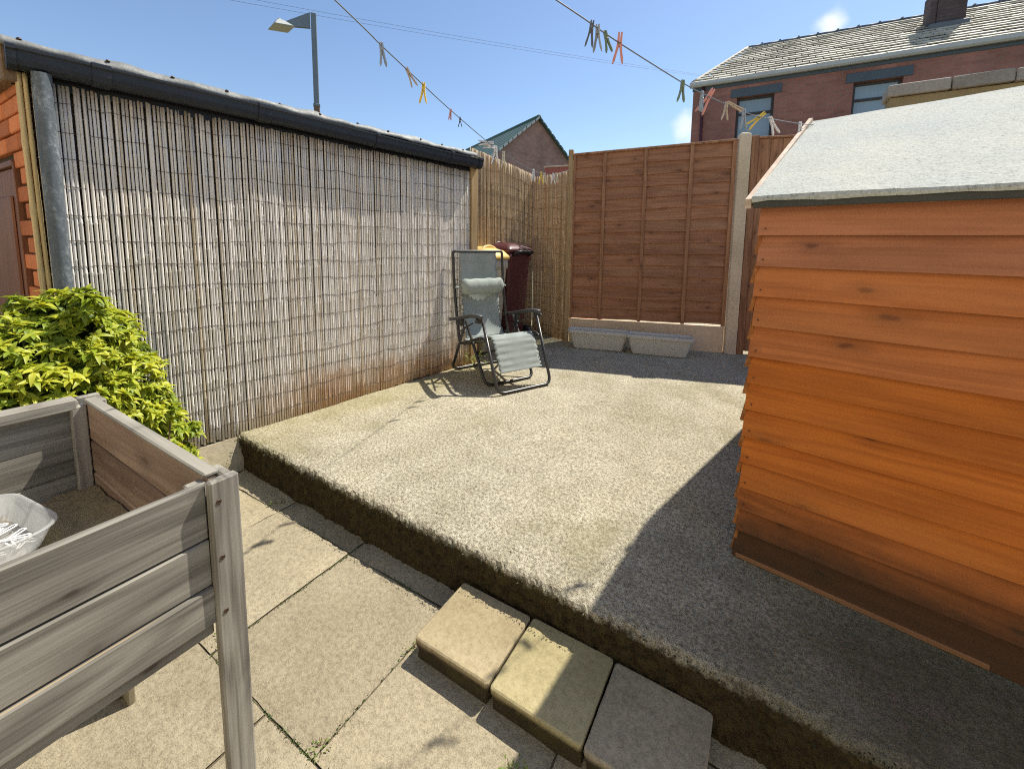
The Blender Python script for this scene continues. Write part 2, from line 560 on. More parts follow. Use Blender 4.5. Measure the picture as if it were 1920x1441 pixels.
MAT['fence'] = wood('fence_lap_board', 0, (.43, .205, .108), (.275, .12, .06), (.11, .048, .024), gs=.9, objvar=.15, fine=.58, bump=.25, bleach=(.44, .25, .14), knotp=.5)
MAT['fence_v'] = wood('fence_upright_board', 2, (.45, .23, .12), (.32, .15, .075), (.16, .075, .038), gs=.9, objvar=.2)
MAT['fence_dark'] = wood('fence_dark_post', 2, (.34, .17, .09), (.22, .105, .055), objvar=.1)
MAT['post_wood'] = wood('tan_post', 2, (.48, .33, .17), (.36, .235, .11), objvar=.1)
MAT['grey_wood_x'] = wood('weathered_board', 0, (.31, .285, .235), (.105, .095, .076), (.065, .05, .038), gs=1.2, objvar=.16, fine=.62, bump=.45, bleach=(.40, .365, .30))
MAT['grey_wood_y'] = wood('weathered_board_long', 1, (.31, .285, .235), (.105, .095, .076), (.065, .05, .038), gs=1.2, objvar=.16, fine=.62, bump=.45, bleach=(.40, .365, .30))
MAT['grey_wood_z'] = wood('weathered_post', 2, (.34, .315, .26), (.13, .116, .092), (.13, .08, .05), gs=1.1, objvar=.1, fine=.6, bump=.45, bleach=(.46, .42, .35),
                          dirt=((.22, .185, .11), .02, .26))
MAT['red_wood_x'] = wood('weathered_red_board', 0, (.40, .285, .20), (.24, .155, .105), (.13, .075, .05), gs=1.0, objvar=.14, fine=.4, bump=.3, bleach=(.42, .30, .2))
MAT['fresh_edge'] = wood('pale_board_edge', 1, (.46, .32, .17), (.36, .24, .12), objvar=.05)
MAT['door'] = wood('brown_door', 2, (.27, .105, .05), (.19, .066, .03), objvar=.05, rough=.6)
MAT['soffit'] = wood('soffit_board', 0, (.30, .20, .12), (.20, .125, .07), objvar=.05)
MAT['brick_orange'] = concrete('orange_brick', (.80, .27, .10), (.66, .19, .065), (.3, .09, .04), pit=.3, bump=.5, bd=.004, gsc=2, var=.3)
MAT['mortar'] = concrete('mortar', (.13, .085, .055), (.09, .06, .04), (.05, .04, .03), bump=.6)
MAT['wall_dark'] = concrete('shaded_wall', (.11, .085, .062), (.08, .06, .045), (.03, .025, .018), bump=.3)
MAT['brick_far'] = brickwork('far_red_brick', (.40, .18, .135), (.32, .14, .105), (.33, .22, .17), soot=(.25, .15, .125))
MAT['shaded_brick'] = brickwork('shaded_brick', (.15, .11, .10), (.12, .085, .08), (.10, .085, .075), soot=(.07, .065, .06))  # the chimney's shade, darkened into its brick colour
MAT['brick_gable'] = brickwork('gable_brick', (.46, .27, .20), (.36, .20, .15), (.42, .30, .23), axis='x', soot=(.30, .20, .17))
MAT['red_panel'] = plain('red_brown_paint', (.36, .12, .085), .6)
MAT['pale_cap'] = plain('pale_capping', (.52, .42, .32), .7)
MAT['gutter'] = plain('black_gutter_plastic', (.020, .024, .033), .45, .35, var=.2, bump=.03)
MAT['fascia'] = plain('black_fascia', (.006, .006, .008), .5, .4)


def _sheet():
    g = G('galvanised_sheet', .62, .4, .25)
    v = g.co()
    n = g.noise(v, 9, 5, .6); k = g.noise(v, 60, 3)
    col = g.ramp(n, [(.3, (.16, .165, .16)), (.7, (.27, .27, .255))])
    return g.done(col, g.bump(n, .5, .02), rough=g.maprange(k, .2, .8, .55, .75))


MAT['sheet'] = _sheet()


def _pipe():
    g = G('worn_painted_pipe', .5, .4)
    v = g.co()
    p = g.map(v, (14, 14, 4.5))
    n = g.noise(p, 1, 6, .7, .4)
    fl = g.noise(v, 55, 4, .7)
    k = g.math('ADD', g.math('MULTIPLY', n, .65), g.math('MULTIPLY', fl, .35))
    col = g.ramp(k, [(.40, (.075, .088, .10)), (.52, (.115, .132, .145)), (.60, (.22, .24, .25)), (.70, (.50, .51, .50))])
    return g.done(col, g.bump(k, .4, .003))


MAT['pipe'] = _pipe()


def _cane(name, pale, grey, tan, stain):
    g = G(name, .62, .35)
    r = g.rand()
    v = g.co()
    col = g.ramp(r, [(0, grey), (.35, pale), (.62, pale), (.80, tan), (.88, grey), (1, pale)])
    s = g.noise(g.map(v, (160, 160, 2.2)), 1, 4, .65)
    col = g.mix(1.0, col, g.ramp(s, [(.28, .62), (.55, 1.0), (.75, 1.12)]), 'MULTIPLY')
    b = g.noise(g.map(v, (3, 3, 1.3)), 1.4, 4, .6)
    col = g.mix(g.math('MULTIPLY', g.maprange(b, .54, .7), .45), col, tan)
    if stain:       # damp rust-coloured staining rising from the foot, and unbleached tops under the eave
        pos = g.n('ShaderNodeNewGeometry').outputs['Position']
        z = g.sep(pos, 2); y = g.sep(pos, 1)
        w_ = g.math('MULTIPLY', g.math('SUBTRACT', g.noise(pos, 3.2, 5, .65), .5), .75)
        zz = g.math('ADD', z, w_)
        k = g.math('MULTIPLY', g.maprange(zz, .58, .24), g.maprange(y, 1.35, 2.0))
        col = g.mix(g.math('MULTIPLY', k, .75), col, (.46, .235, .095))
        k2 = g.maprange(g.math('ADD', z, g.math('MULTIPLY', w_, .25)), 2.08, 2.22)
        col = g.mix(g.math('MULTIPLY', k2, .6), col, (.44, .29, .14))
    return g.done(col, g.bump(s, .35, .0015))


MAT['cane'] = _cane('weathered_cane', (.80, .745, .68), (.68, .64, .59), (.58, .48, .35), True)
MAT['cane_tan'] = _cane('tan_cane', (.55, .40, .235), (.47, .345, .21), (.47, .30, .145), False)
MAT['bamboo'] = _cane('bamboo_edge', (.74, .57, .30), (.64, .48, .25), (.66, .46, .20), False)
MAT['wire'] = plain('dark_wire', (.06, .04, .03), .6)
MAT['cable'] = plain('grey_cable', (.10, .11, .13), .6)
MAT['line'] = plain('washing_line_plastic', (.16, .18, .20), .5)


def _felt():
    g = G('mineral_roof_felt', .95, .15)
    v = g.co()
    n = g.noise(v, 130, 3, .8); b = g.noise(v, 3, 4); m = g.noise(v, 45, 4, .7)
    col = g.ramp(g.math('ADD', g.math('MULTIPLY', n, .7), g.math('MULTIPLY', m, .3)), [(.34, (.21, .215, .205)), (.46, (.45, .455, .435)), (.62, (.57, .575, .55))])
    col = g.mix(1.0, col, g.ramp(b, [(.3, (.90, .93, .90)), (.7, (1.04, 1.02, .93))]), 'MULTIPLY')
    return g.done(col, g.bump(g.math('ADD', n, m), .7, .004))


MAT['felt'] = _felt()
MAT['felt_edge'] = plain('felt_edge', (.07, .072, .065), .9, .2, bump=.4)
MAT['verge'] = wood('pale_verge_strip', 1, (.60, .47, .36), (.46, .34, .25), objvar=.05)
MAT['tube'] = plain('black_steel_tube', (.035, .033, .030), .32, .5, var=.1, bump=.02)
MAT['arm'] = plain('grey_arm_plastic', (.060, .060, .058), .42, .5, var=.1, bump=.02)
MAT['cord'] = plain('black_cord', (.02, .02, .02), .7)
MAT['nail'] = plain('rusty_steel', (.10, .065, .045), .5, .5, .6)


def _sling():
    g = G('grey_green_mesh_fabric', .75, .25)
    v = g.co('Object', False)
    wv = g.noise(g.map(v, (600, 600, 600)), 1, 2)
    b = g.noise(v, 8, 3)
    col = g.ramp(b, [(.3, (.345, .385, .36)), (.7, (.43, .47, .44))])
    nrm = g.bump(wv, .25, .001)
    g.done(col, nrm)
    tr = g.n('ShaderNodeBsdfTranslucent'); g.set(tr.inputs[0], (.26, .29, .27))
    mx = g.n('ShaderNodeMixShader'); mx.inputs[0].default_value = .22
    g.t.links.new(g.b.outputs[0], mx.inputs[1]); g.t.links.new(tr.outputs[0], mx.inputs[2])
    out = [n for n in g.t.nodes if n.type == 'OUTPUT_MATERIAL'][0]
    g.t.links.new(mx.outputs[0], out.inputs[0])
    return g.m


MAT['sling'] = _sling()
MAT['pillow'] = plain('grey_green_pillow', (.34, .37, .33), .8, .2, bump=.3)
MAT['trough'] = plain('grey_plastic_trough', (.62, .60, .535), .5, .4, var=.03, scale=6, bump=0)
MAT['bin_yellow'] = plain('yellow_bin_lid', (.74, .50, .16), .45, .4, var=.06, bump=.03)
MAT['bin_beige'] = plain('beige_bin_body', (.50, .44, .33), .55, .4, var=.08, bump=.03)
MAT['bin_maroon'] = plain('maroon_bin', (.088, .021, .023), .42, .45, var=.1, bump=.03)
MAT['bin_black'] = plain('black_bin_plastic', (.018, .017, .018), .5, .4, var=.1)


def _slate():
    g = G('roof_slate', .7, .35)
    v = g.co()
    at = g.n('ShaderNodeAttribute'); at.attribute_name = 'shade'
    n = g.noise(v, 9, 5, .6); b = g.noise(v, .9, 4)
    col = g.ramp(at.outputs['Fac'], [(0, (.43, .385, .30)), (.5, (.52, .465, .365)), (1, (.61, .55, .43))])
    col = g.mix(1.0, col, g.ramp(n, [(.3, .8), (.7, 1.12)]), 'MULTIPLY')
    col = g.mix(g.math('MULTIPLY', g.maprange(b, .5, .66), .3), col, (.25, .26, .19))
    return g.done(col, g.bump(n, .4, .01))


MAT['slate'] = _slate()
MAT['green_tile'] = plain('green_roof_tile', (.085, .135, .105), .6, .35, var=.25, scale=6, bump=.4, bd=.02)
MAT['verge_tile'] = plain('pale_verge_mortar', (.55, .55, .50), .8)
MAT['sill'] = plain('painted_stone', (.10, .125, .14), .7)
MAT['lintel'] = plain('blue_grey_lintel', (.09, .115, .135), .75)
MAT['frame_dark'] = plain('dark_window_frame', (.055, .045, .045), .5)
MAT['white_gutter'] = plain('pale_gutter', (.50, .52, .50), .5)
MAT['lead'] = plain('lead_flashing', (.14, .15, .16), .6)
MAT['lamp_grey'] = plain('grey_lamp_steel', (.20, .23, .24), .55, .4, .2, bump=.2)
MAT['lamp_brown'] = plain('rusty_lamp_steel', (.20, .12, .07), .7, bump=.3)
MAT['lamp_head'] = plain('pale_lamp_housing', (.42, .43, .38), .5)
MAT['lamp_glass'] = plain('lamp_diffuser', (.50, .47, .36), .3)


def _glass(name, c):
    g = G(name, .06, .6)
    v = g.co()
    return g.done(g.ramp(g.noise(v, .8, 2), [(.3, tuple(x * .85 for x in c)), (.7, c)]))


MAT['pane'] = _glass('window_glass', (.30, .385, .42))
MAT['curtain'] = plain('pale_curtain', (.50, .56, .58), .8)


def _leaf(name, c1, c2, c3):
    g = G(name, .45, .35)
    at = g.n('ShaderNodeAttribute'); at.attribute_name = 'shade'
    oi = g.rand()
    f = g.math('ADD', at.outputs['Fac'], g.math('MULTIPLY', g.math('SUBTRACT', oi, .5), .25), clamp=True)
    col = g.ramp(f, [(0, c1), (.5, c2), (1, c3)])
    g.done(col)
    tr = g.n('ShaderNodeBsdfTranslucent')
    g.set(tr.inputs[0], g.mix(1.0, col, (1.25, 1.15, .5), 'MULTIPLY'))
    mx = g.n('ShaderNodeMixShader'); mx.inputs[0].default_value = .38
    g.t.links.new(g.b.outputs[0], mx.inputs[1]); g.t.links.new(tr.outputs[0], mx.inputs[2])
    out = [n for n in g.t.nodes if n.type == 'OUTPUT_MATERIAL'][0]
    g.t.links.new(mx.outputs[0], out.inputs[0])
    return g.m


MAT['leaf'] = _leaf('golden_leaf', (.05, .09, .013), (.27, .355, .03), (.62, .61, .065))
MAT['weed'] = _leaf('weed_leaf', (.08, .13, .03), (.20, .27, .06), (.34, .38, .12))
MAT['stem'] = plain('brown_stem', (.16, .10, .055), .8)
MAT['moss'] = _leaf('moss_tuft', (.05, .05, .015), (.11, .10, .03), (.17, .14, .05))
MAT['crumb'] = plain('brown_crumb', (.20, .16, .10), .9)
MAT['dry_leaf'] = plain('dry_leaf', (.06, .045, .03), .8)


def _tub():
    g = G('frosted_plastic', .35, .5)
    g.done((.82, .83, .82))
    tp = g.n('ShaderNodeBsdfTransparent'); tl = g.n('ShaderNodeBsdfTranslucent')
    g.set(tl.inputs[0], (.85, .86, .85))
    m1 = g.n('ShaderNodeMixShader'); m1.inputs[0].default_value = .5
    g.t.links.new(g.b.outputs[0], m1.inputs[1]); g.t.links.new(tl.outputs[0], m1.inputs[2])
    m2 = g.n('ShaderNodeMixShader'); m2.inputs[0].default_value = .52
    g.t.links.new(m1.outputs[0], m2.inputs[1]); g.t.links.new(tp.outputs[0], m2.inputs[2])
    out = [n for n in g.t.nodes if n.type == 'OUTPUT_MATERIAL'][0]
    g.t.links.new(m2.outputs[0], out.inputs[0])
    return g.m


MAT['tub'] = _tub()
MAT['white_plastic'] = plain('white_plastic', (.80, .80, .78), .4, .4, var=.04)
MAT['soil'] = concrete('mossy_soil', (.36, .28, .17), (.22, .17, .10), (.06, .045, .025), moss=(.16, .15, .045), bump=1.0)

# ------------------------------------------------------------------ ground, paving, raised patio
HP = .215
g_ = MB()
g_.box(-220, 220, -220, 260, -.3, -.05)
tag(g_.build('ground', MAT['ground']), kind='structure')

pave = thing('paving', None, None)
tag(pave, kind='structure')
MB().box(-3.3, 2.6, -2.4, 1.6, -.046, -.0075).build('joint_bed', MAT['joint'], pave)


def slab(x0, x1, y0, y1):
    """one worn paving slab with an uneven edge and slightly out of level"""
    m = MB()
    dz = [random.uniform(-.0035, .0035) for _ in range(4)]
    nx, ny = max(3, int((x1 - x0) / .05)), max(3, int((y1 - y0) / .05))
    gp = .0032
    sd = random.uniform(0, 50)
    top, ring = [], []

    def P(i, j):
        u, v = i / nx, j / ny
        x, y = x0 + gp + (x1 - x0 - 2 * gp) * u, y0 + gp + (y1 - y0 - 2 * gp) * v
        e = min(u, 1 - u) * (x1 - x0), min(v, 1 - v) * (y1 - y0)
        if i in (0, nx): x += mnoise.noise(Vector((sd, y * 14, 0))) * .004
        if j in (0, ny): y += mnoise.noise(Vector((x * 14, sd, 3))) * .004
        z = (dz[0] * (1 - u) + dz[1] * u) * (1 - v) + (dz[2] * (1 - u) + dz[3] * u) * v
        if i in (0, nx) or j in (0, ny): z -= .004 + .003 * mnoise.noise(Vector((x * 20, y * 20, sd)))
        return Vector((x, y, z))
    m.sheet(P, nx + 1, ny + 1, smooth=False)
    m.box(x0 + gp + .004, x1 - gp - .004, y0 + gp + .004, y1 - gp - .004, -.04, -.010)
    return m


rows = [(-2.37, -1.77, -.05), (-1.77, -1.17, .23), (-1.17, -.57, -.1), (-.57, .03, .2), (.03, .63, -.07), (.63, 1.23, -.237), (1.23, 1.40, -.237)]
for (y0, y1, off) in rows:
    x = -3.3
    x1 = -2.835 - .6 + .0 if off == -.237 else -3.3 - .37 + (off % .6)
    xs = []
    xx = -1.035 if off == -.237 else -1.27
    k = xx - 6 * .6
    while k < 2.6:
        a, b = max(k, -3.12), min(k + .6, 2.55)
        if b - a > .06: xs.append((a, b))
        k += .6
    for a, b in xs:
        slab(a, b, y0, y1).build('paving_slab', MAT['paving'], pave)

# raised concrete patio: ragged, mossy front edge as real relief
EDGE = [(-3.02, 1.385), (-2.833, 1.376), (-1.586, 1.343), (-1.026, 1.338), (-.41, 1.328), (.6, 1.305), (2.6, 1.26)]


def edge_y(x):
    for (a, b), (c, d) in zip(EDGE, EDGE[1:]):
        if x <= c or c == 2.6:
            return b + (d - b) * (x - a) / (c - a)


def fbm(p, o=4):
    return mnoise.fractal(Vector(p), 1.0, 2.0, o)


XS = []
x = -3.02
while x < 2.3:
    XS.append(x)
    x += .009
prof = [(.26, 0), (.16, 0), (.10, 0), (.07, 0), (.05, 0), (.035, -.001), (.024, -.002), (.014, -.005), (.006, -.012), (0, -.022), (-.004, -.036), (-.006, -.052),
        (-.006, -.07), (-.005, -.09), (-.006, -.11), (-.007, -.13), (-.009, -.15), (-.011, -.17), (-.013, -.19), (-.016, -.207), (-.02, -.225)]


def PP(i, j):
    x = XS[i]
    d, dz = prof[j]
    y = edge_y(x) + d
    big = mnoise.noise(Vector((x * 5.5, 0, 0))) * .010 + mnoise.noise(Vector((x * 21, 2, 0))) * .006
    near = max(0.0, 1 - max(d, 0) / .10)
    y += big * near
    rough = fbm((x * 34, y * 34, dz * 34)) * .0055 + mnoise.noise(Vector((x * 95, dz * 95, y * 95))) * .0032
    if dz < -.01:
        y -= rough * 1.7
        z = HP + dz + rough * .3
    else:
        z = HP + dz + rough * .55 * (1 if d < .2 else 0) - near * max(0, mnoise.noise(Vector((x * 13, 7, 0)))) * .009
        if d >= .26: z = HP
    return Vector((x, y, z))


m = MB()
m.sheet(PP, len(XS), len(prof), smooth=False)
# the flat of the patio behind its edge
n = len(m.v)
top = MB()
yb = [edge_y(XS[0]) + .26, edge_y(XS[-1]) + .26]
NX, NY = 120, 130
def PT(i, j):
    x = -3.3 + (5.9) * i / NX
    y0 = edge_y(max(-3.02, min(2.3, x))) + .2595
    y = y0 + (8.0 - y0) * (j / NY) ** 1.3
    z = HP - .0015 + (fbm((x * 2.3, y * 2.3, 0), 3) * .004 if j > 1 else 0)
    return Vector((x, y, z))
m.sheet(PT, NX + 1, NY + 1, smooth=True)
m.box(-3.0, 2.3, 1.42, 1.6, -.04, .12)
tag(m.build('patio', MAT['patio']), kind='structure')

# moss tufts along the riser
m = MB()
for _ in range(2600):
    x = random.uniform(-2.95, 1.6)
    z = HP - abs(random.gauss(.03, .07))
    if z < 0 or z > HP - .004: continue
    y = edge_y(x) - .007 - random.uniform(0, .004)
    L = random.uniform(.004, .011)
    d = Vector((random.uniform(-.8, .8), -1, random.uniform(-.6, .8))).normalized() * L
    s_ = Vector((random.uniform(-1, 1), 0, random.uniform(-1, 1))).normalized() * L * .35
    p = Vector((x, y, z))
    q = d.cross(s_).normalized() * L * .3
    m.add([p - s_, p + s_, p + q, p + d], [(0, 1, 3), (1, 2, 3), (2, 0, 3)])
tag(m.build('moss', MAT['moss']), kind='stuff')

# moss caught in the paving joints
random.seed(31)
m = MB()
spots = [(-1.63, .95, 0), (-1.63, .70, 0), (-1.035, .72, 0), (-1.035, 1.05, 0), (-1.20, .63, 1), (-1.05, .63, 1), (-1.5, .63, 1), (-1.9, 1.23, 1), (-1.3, 1.23, 1), (-1.63, 1.2, 0)]
for k in range(620):
    cx, cy, ax = random.choice(spots)
    d_ = random.gauss(0, .07)
    x, y = (cx + d_, cy + random.gauss(0, .004)) if ax else (cx + random.gauss(0, .004), cy + d_)
    L = random.uniform(.003, .009)
    p = Vector((x, y, -.004))
    d = Vector((random.uniform(-1, 1), random.uniform(-1, 1), random.uniform(.3, 1.2))).normalized() * L
    s_ = Vector((random.uniform(-1, 1), random.uniform(-1, 1), 0)).normalized() * L * .4
    q = d.cross(s_).normalized() * L * .3
    m.add([p - s_, p + s_, p + q, p + d], [(0, 1, 3), (1, 2, 3), (2, 0, 3)])
tag(m.build('joint_moss', MAT['weed']), kind='stuff')

# grit, leaf crumbs and dust caught on the concrete
random.seed(77)
m = MB()
for k in range(320):
    q = random.random()
    if q < .45: x = random.uniform(-2.8, 1.6); y = edge_y(x) + abs(random.gauss(0, .22)) + .015
    elif q < .6: x = random.uniform(-2.3, -.3); y = 5.03 + .30 * (x + 2.3) - abs(random.gauss(0, .12))
    elif q < .75: t_ = random.uniform(1.45, 3.6); x = -2.90 + .133 * (t_ - 1.45) + abs(random.gauss(0, .10)); y = t_
    else: x = random.uniform(-2.6, .3); y = random.uniform(1.4, 4.8)
    L = random.choice((.002, .002, .003, .003, .004, .005)) * random.uniform(.7, 1.3)
    a = random.uniform(0, 6.28)
    dx, dy = cos(a) * L, sin(a) * L
    wx, wy = -sin(a) * L * .45, cos(a) * L * .45
    z = HP + .003
    m.add([(x - dx, y - dy, z), (x + wx, y + wy, z + L * .1), (x + dx, y + dy, z + L * .2), (x - wx, y - wy, z), (x, y, z + L * .55)], [(0, 3, 4), (3, 2, 4), (2, 1, 4), (1, 0, 4)])
tag(m.build('debris', MAT['crumb']), kind='stuff')

# three stepping slabs on blocks in front of the patio
step_defs = [
    ('square buff pink step slab, first of the three slabs from the wooden planter', -1.000, -.679, 1.011, 1.308, .085, 'slab_pink', .15),
    ('square yellow step slab, the middle one, half in the shed shadow', -.671, -.357, 1.009, 1.314, .085, 'slab_yellow', .2),
    ('square grey step slab wholly in the shed shadow beside the yellow slab', -.351, -.046, 1.006, 1.309, .085, 'slab_grey', -.15)]
for lab, x0, x1, y0, y1, z, mt, ry in step_defs:
    t = thing('step_slab', lab, 'step slab', ((x0 + x1) / 2, (y0 + y1) / 2, 0), radians(ry), 'slabs set as a step up to the patio')
    hx, hy = (x1 - x0) / 2, (y1 - y0) / 2
    m = MB()
    sd = random.uniform(0, 90)

    def ring(z_, k, jag=.0):
        out = []
        r_ = rring(0, 0, hx - k, hy - k, .012, z_, 3)
        P2 = []
        for a, b in zip(r_, r_[1:] + r_[:1]):
            nn = 12 if (b - a).length > .05 else 1
            for q in range(nn): P2.append(a.lerp(b, q / nn))
        for p in P2:
            k2 = 1 + jag * mnoise.noise(Vector((p.x * 22 + sd, p.y * 22, z_ * 30)))
            out.append(Vector((p.x * k2, p.y * k2, z_)))
        return out
    m.loft([ring(z - .034, .002, .008), ring(z - .012, 0, .012), ring(z - .004, .001, .010), ring(z, .006, .006)] +
           [[Vector((p.x * q, p.y * q, z + .0008 * mnoise.noise(Vector((p.x * q * 30, p.y * q * 30, sd))))) for p in ring(z, .006, .006)] for q in (.9, .7, .45, .2, .02)], smooth=False)
    m.build('slab', MAT[mt], t)
    b = MB()
    b.box(-hx + .006, hx - .006, -hy + .010, hy - .01, -.03, z - .0365, .005, jit=.004)
    b.build('block', MAT['block'], t)

# unseen rear house wall, added to throw sunlight back on the shed and fence
HB = thing('bounce_house_wall', 'unseen cream rendered house wall added behind the camera to bounce sunlight into the yard', 'house', (-3.6, -2.05, 0))
m = MB()
for x0, x1, z0, z1 in ((0, 1.2, -.05, 5.4), (1.2, 2.6, -.05, .95), (1.2, 2.6, 2.2, 5.4), (2.6, 3.5, -.05, 5.4), (3.5, 4.4, 2.1, 5.4), (4.4, 8.2, -.05, 5.4)):
    m.box(x0, x1, -.3, 0, z0, z1)
m.build('wall', MAT['render_cream'], HB)
wn = MB()
for x0, x1, z0, z1 in ((1.2, 1.27, .95, 2.2), (2.53, 2.6, .95, 2.2), (1.27, 2.53, .95, 1.02), (1.27, 2.53, 2.13, 2.2), (1.87, 1.93, 1.02, 2.13)):
    wn.box(x0, x1, -.14, -.07, z0, z1, .005)
wn = wn.build('window', MAT['white_plastic'], HB)
for x0, x1 in ((1.27, 1.87), (1.93, 2.53)):
    m = MB(); m.box(x0, x1, -.115, -.105, 1.02, 2.13); m.build('pane', MAT['pane'], wn)
m = MB(); m.box(1.1, 2.7, -.1, .06, .88, .945, .006); m.build('sill', MAT['sill'], HB)
m = MB(); m.box(3.505, 4.395, -.16, -.11, 0, 2.095, .005); m.build('door', MAT['white_plastic'], HB)

# ------------------------------------------------------------------ garage along the left, reed screens
GA = Vector((-2.918, 1.451, 0))
GR = radians(-7.57)
garage = thing('garage', 'low brick garage with black gutter and metal roof edge beside the patio', 'garage', GA, GR)
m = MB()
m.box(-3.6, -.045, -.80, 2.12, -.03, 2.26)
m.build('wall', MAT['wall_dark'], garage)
# plinth under the reeds, sloped haunch
m = MB()
pr = [Vector((-.044, 0, -.03)), Vector((.075, 0, -.03)), Vector((.062, 0, .06)), Vector((-.004, 0, .192)), Vector((-.044, 0, .20))]
rings = []
for i in range(24):
    y = -.86 + i * .06
    rings.append([p + Vector((mnoise.noise(Vector((y * 6, p.z * 9, 1))) * .008, y, mnoise.noise(Vector((y * 7, p.z * 9, 5))) * .006 if p.z > 0 else 0)) for p in pr])
m.loft(rings, smooth=False)
m.build('plinth', MAT['plinth'], garage, recalc=True)
# front of the garage: single bricks round a brown door, seen at a raking angle
inv = Matrix.Rotation(-GR, 4, 'Z')
c0 = inv @ (Vector((-3.035, .592, 0)) - GA)
frot = -GR
Mf = Matrix.Translation(c0) @ Matrix.Rotation(frot, 4, 'Z')
m = MB()
m.box(-1.6, 0, .012, .10, -.02, 2.30, M=Mf)
m.build('front_backing', MAT['mortar'], garage)
mb = MB(); mb.box(-.1075, .1075, -.05, .05, -.0365, .0365, .004); bm_full = mb.mesh('brick'); bm_full.materials.append(MAT['brick_orange'])
mb = MB(); mb.box(-.049, .049, -.05, .05, -.0365, .0365, .004); bm_half = mb.mesh('brick_half'); bm_half.materials.append(MAT['brick_orange'])
DOOR_L, DOOR_R, DOOR_T = -1.10, -.225, 1.845
for k in range(27):
    z = .042 + k * .083
    x = 0.0
    first = True
    while x > -1.45:
        half = first and k % 2
        L = .098 if half else .215
        cx = x - L / 2
        x -= L + .011
        first = False
        if z < DOOR_T + .03 and cx - L / 2 < DOOR_R - .005:
            if DOOR_R - .005 - (cx + L / 2) > -.12: continue
            continue
        o = inst('brick', bm_half if half else bm_full, garage, Mf @ Vector((cx, .035 + random.uniform(-.003, .003), z)), (0, 0, frot))
    if z < DOOR_T + .03:       # cut brick against the door jamb
        pass
m = MB(); m.box(DOOR_R - .001, DOOR_R + .022, -.02, .05, 0, DOOR_T + .02, .003, M=Mf)
m.box(DOOR_L, DOOR_R - .003, -.02, .05, DOOR_T, DOOR_T + .03, .003, M=Mf)
m.build('door_frame', MAT['door'], garage)
dr = MB(); dr.box(DOOR_L, DOOR_R - .004, -.004, .035, .03, DOOR_T - .003, .004, M=Mf)
dr = dr.build('door', MAT['door'], garage)
m = MB()
for (x0, x1, z0, z1) in ((DOOR_L + .1, DOOR_R - .12, 1.02, DOOR_T - .14), (DOOR_L + .1, DOOR_R - .12, .15, .88)):
    m.box(x0, x1, -.016, .0, z0, z1, .008, M=Mf)
m.build('door_panel', MAT['door'], dr)
m = MB(); m.box(-1.55, .02, -.06, -.012, 2.20, 2.36, .005, M=Mf)
m.build('barge_board', MAT['soffit'], garage)
# roof sheet, fascia, gutter
m = MB()
NR = 140
def RS(i, j):
    y = -.93 + 3.10 * i / NR
    xx = [.060, .052, .030, -.02, -.3, -1.2, -3.7][j]
    zz = [2.345, 2.372, 2.392, 2.398, 2.40, 2.43, 2.50][j]
    d = mnoise.noise(Vector((y * 3.2, j, 0))) * .012 + mnoise.noise(Vector((y * 9, j * .5, 2))) * .006
    return Vector((xx + (d if j < 3 else 0), y, zz + d * (1.2 if 0 < j < 4 else .4)))
m.sheet(RS, NR + 1, 7, th=.003)
rf = m.build('roof_sheet', MAT['sheet'], garage)
for k in range(11):
    y = -.86 + k * .285 + random.uniform(-.03, .03)
    m = MB()
    m.loft([[Vector((.040 + rr_ * cos(a), y + rr_ * sin(a), 2.384 + h)) for a in [i * pi / 4 for i in range(8)]] for rr_, h in ((.010, 0), (.009, .005), (.006, .009), (.002, .010))])
    m.build('roof_bolt', MAT['nail'], rf)
m = MB(); m.box(-.044, -.012, -.90, 2.13, 2.20, 2.365, .003)
m.build('fascia', MAT['fascia'], garage)
m = MB()
rings = []
for y in [-.905 + i * (3.10 / 50) for i in range(51)]:
    sag = .006 * sin((y + .9) * 2.0)
    dr_ = -.010 * (y + .9) / 3
    rings.append([Vector((x_, y, z_ + sag + dr_)) for x_, z_ in ((-.010, 2.335), (-.009, 2.300), (.0, 2.268), (.016, 2.252), (.042, 2.246), (.070, 2.249), (.088, 2.262), (.095, 2.284), (.098, 2.318), (.106, 2.326), (.106, 2.336), (.094, 2.338), (.088, 2.30), (.066, 2.262), (.042, 2.254), (.014, 2.266), (-.001, 2.30), (-.002, 2.335))])
m.loft(rings, smooth=False)
gut = m.build('gutter', MAT['gutter'], garage, recalc=True)
for y, wd_ in ((-.895, .03), (-.60, .07), (.155, .075), (.98, .03), (1.78, .03), (2.165, .05)):
    m = MB()
    sag = .006 * sin((y + .9) * 2.0) - .010 * (y + .9) / 3
    out = [(-.013, 2.345), (-.013, 2.298), (-.004, 2.264), (.014, 2.247), (.042, 2.240), (.072, 2.243), (.093, 2.257), (.101, 2.284), (.104, 2.314), (.113, 2.322), (.113, 2.340), (.10, 2.346)]
    rings = [[Vector((x_, yy, z_ + sag)) for x_, z_ in out] for yy in (y - wd_ / 2, y + wd_ / 2)]
    m.loft(rings, smooth=False)
    m.build('gutter_joint', MAT['gutter'], gut, recalc=True)
# downpipe
m = MB()
m.tube([(.060, -.805, 2.25), (.058, -.805, 2.0), (.055, -.803, 1.2), (.052, -.80, .02)], .0345, 20, cap=False)
dp = m.build('downpipe', MAT['pipe'], garage)
m = MB(); m.box(.0, .04, -.87, -.735, .5, .53, .004)
m.build('pipe_bracket', MAT['pipe'], dp)
# end board where the garage stops
m = MB(); m.box(-.045, .012, 2.118, 2.215, .2, 2.30, .004)
m.build('corner_board', MAT['post_wood'], garage)


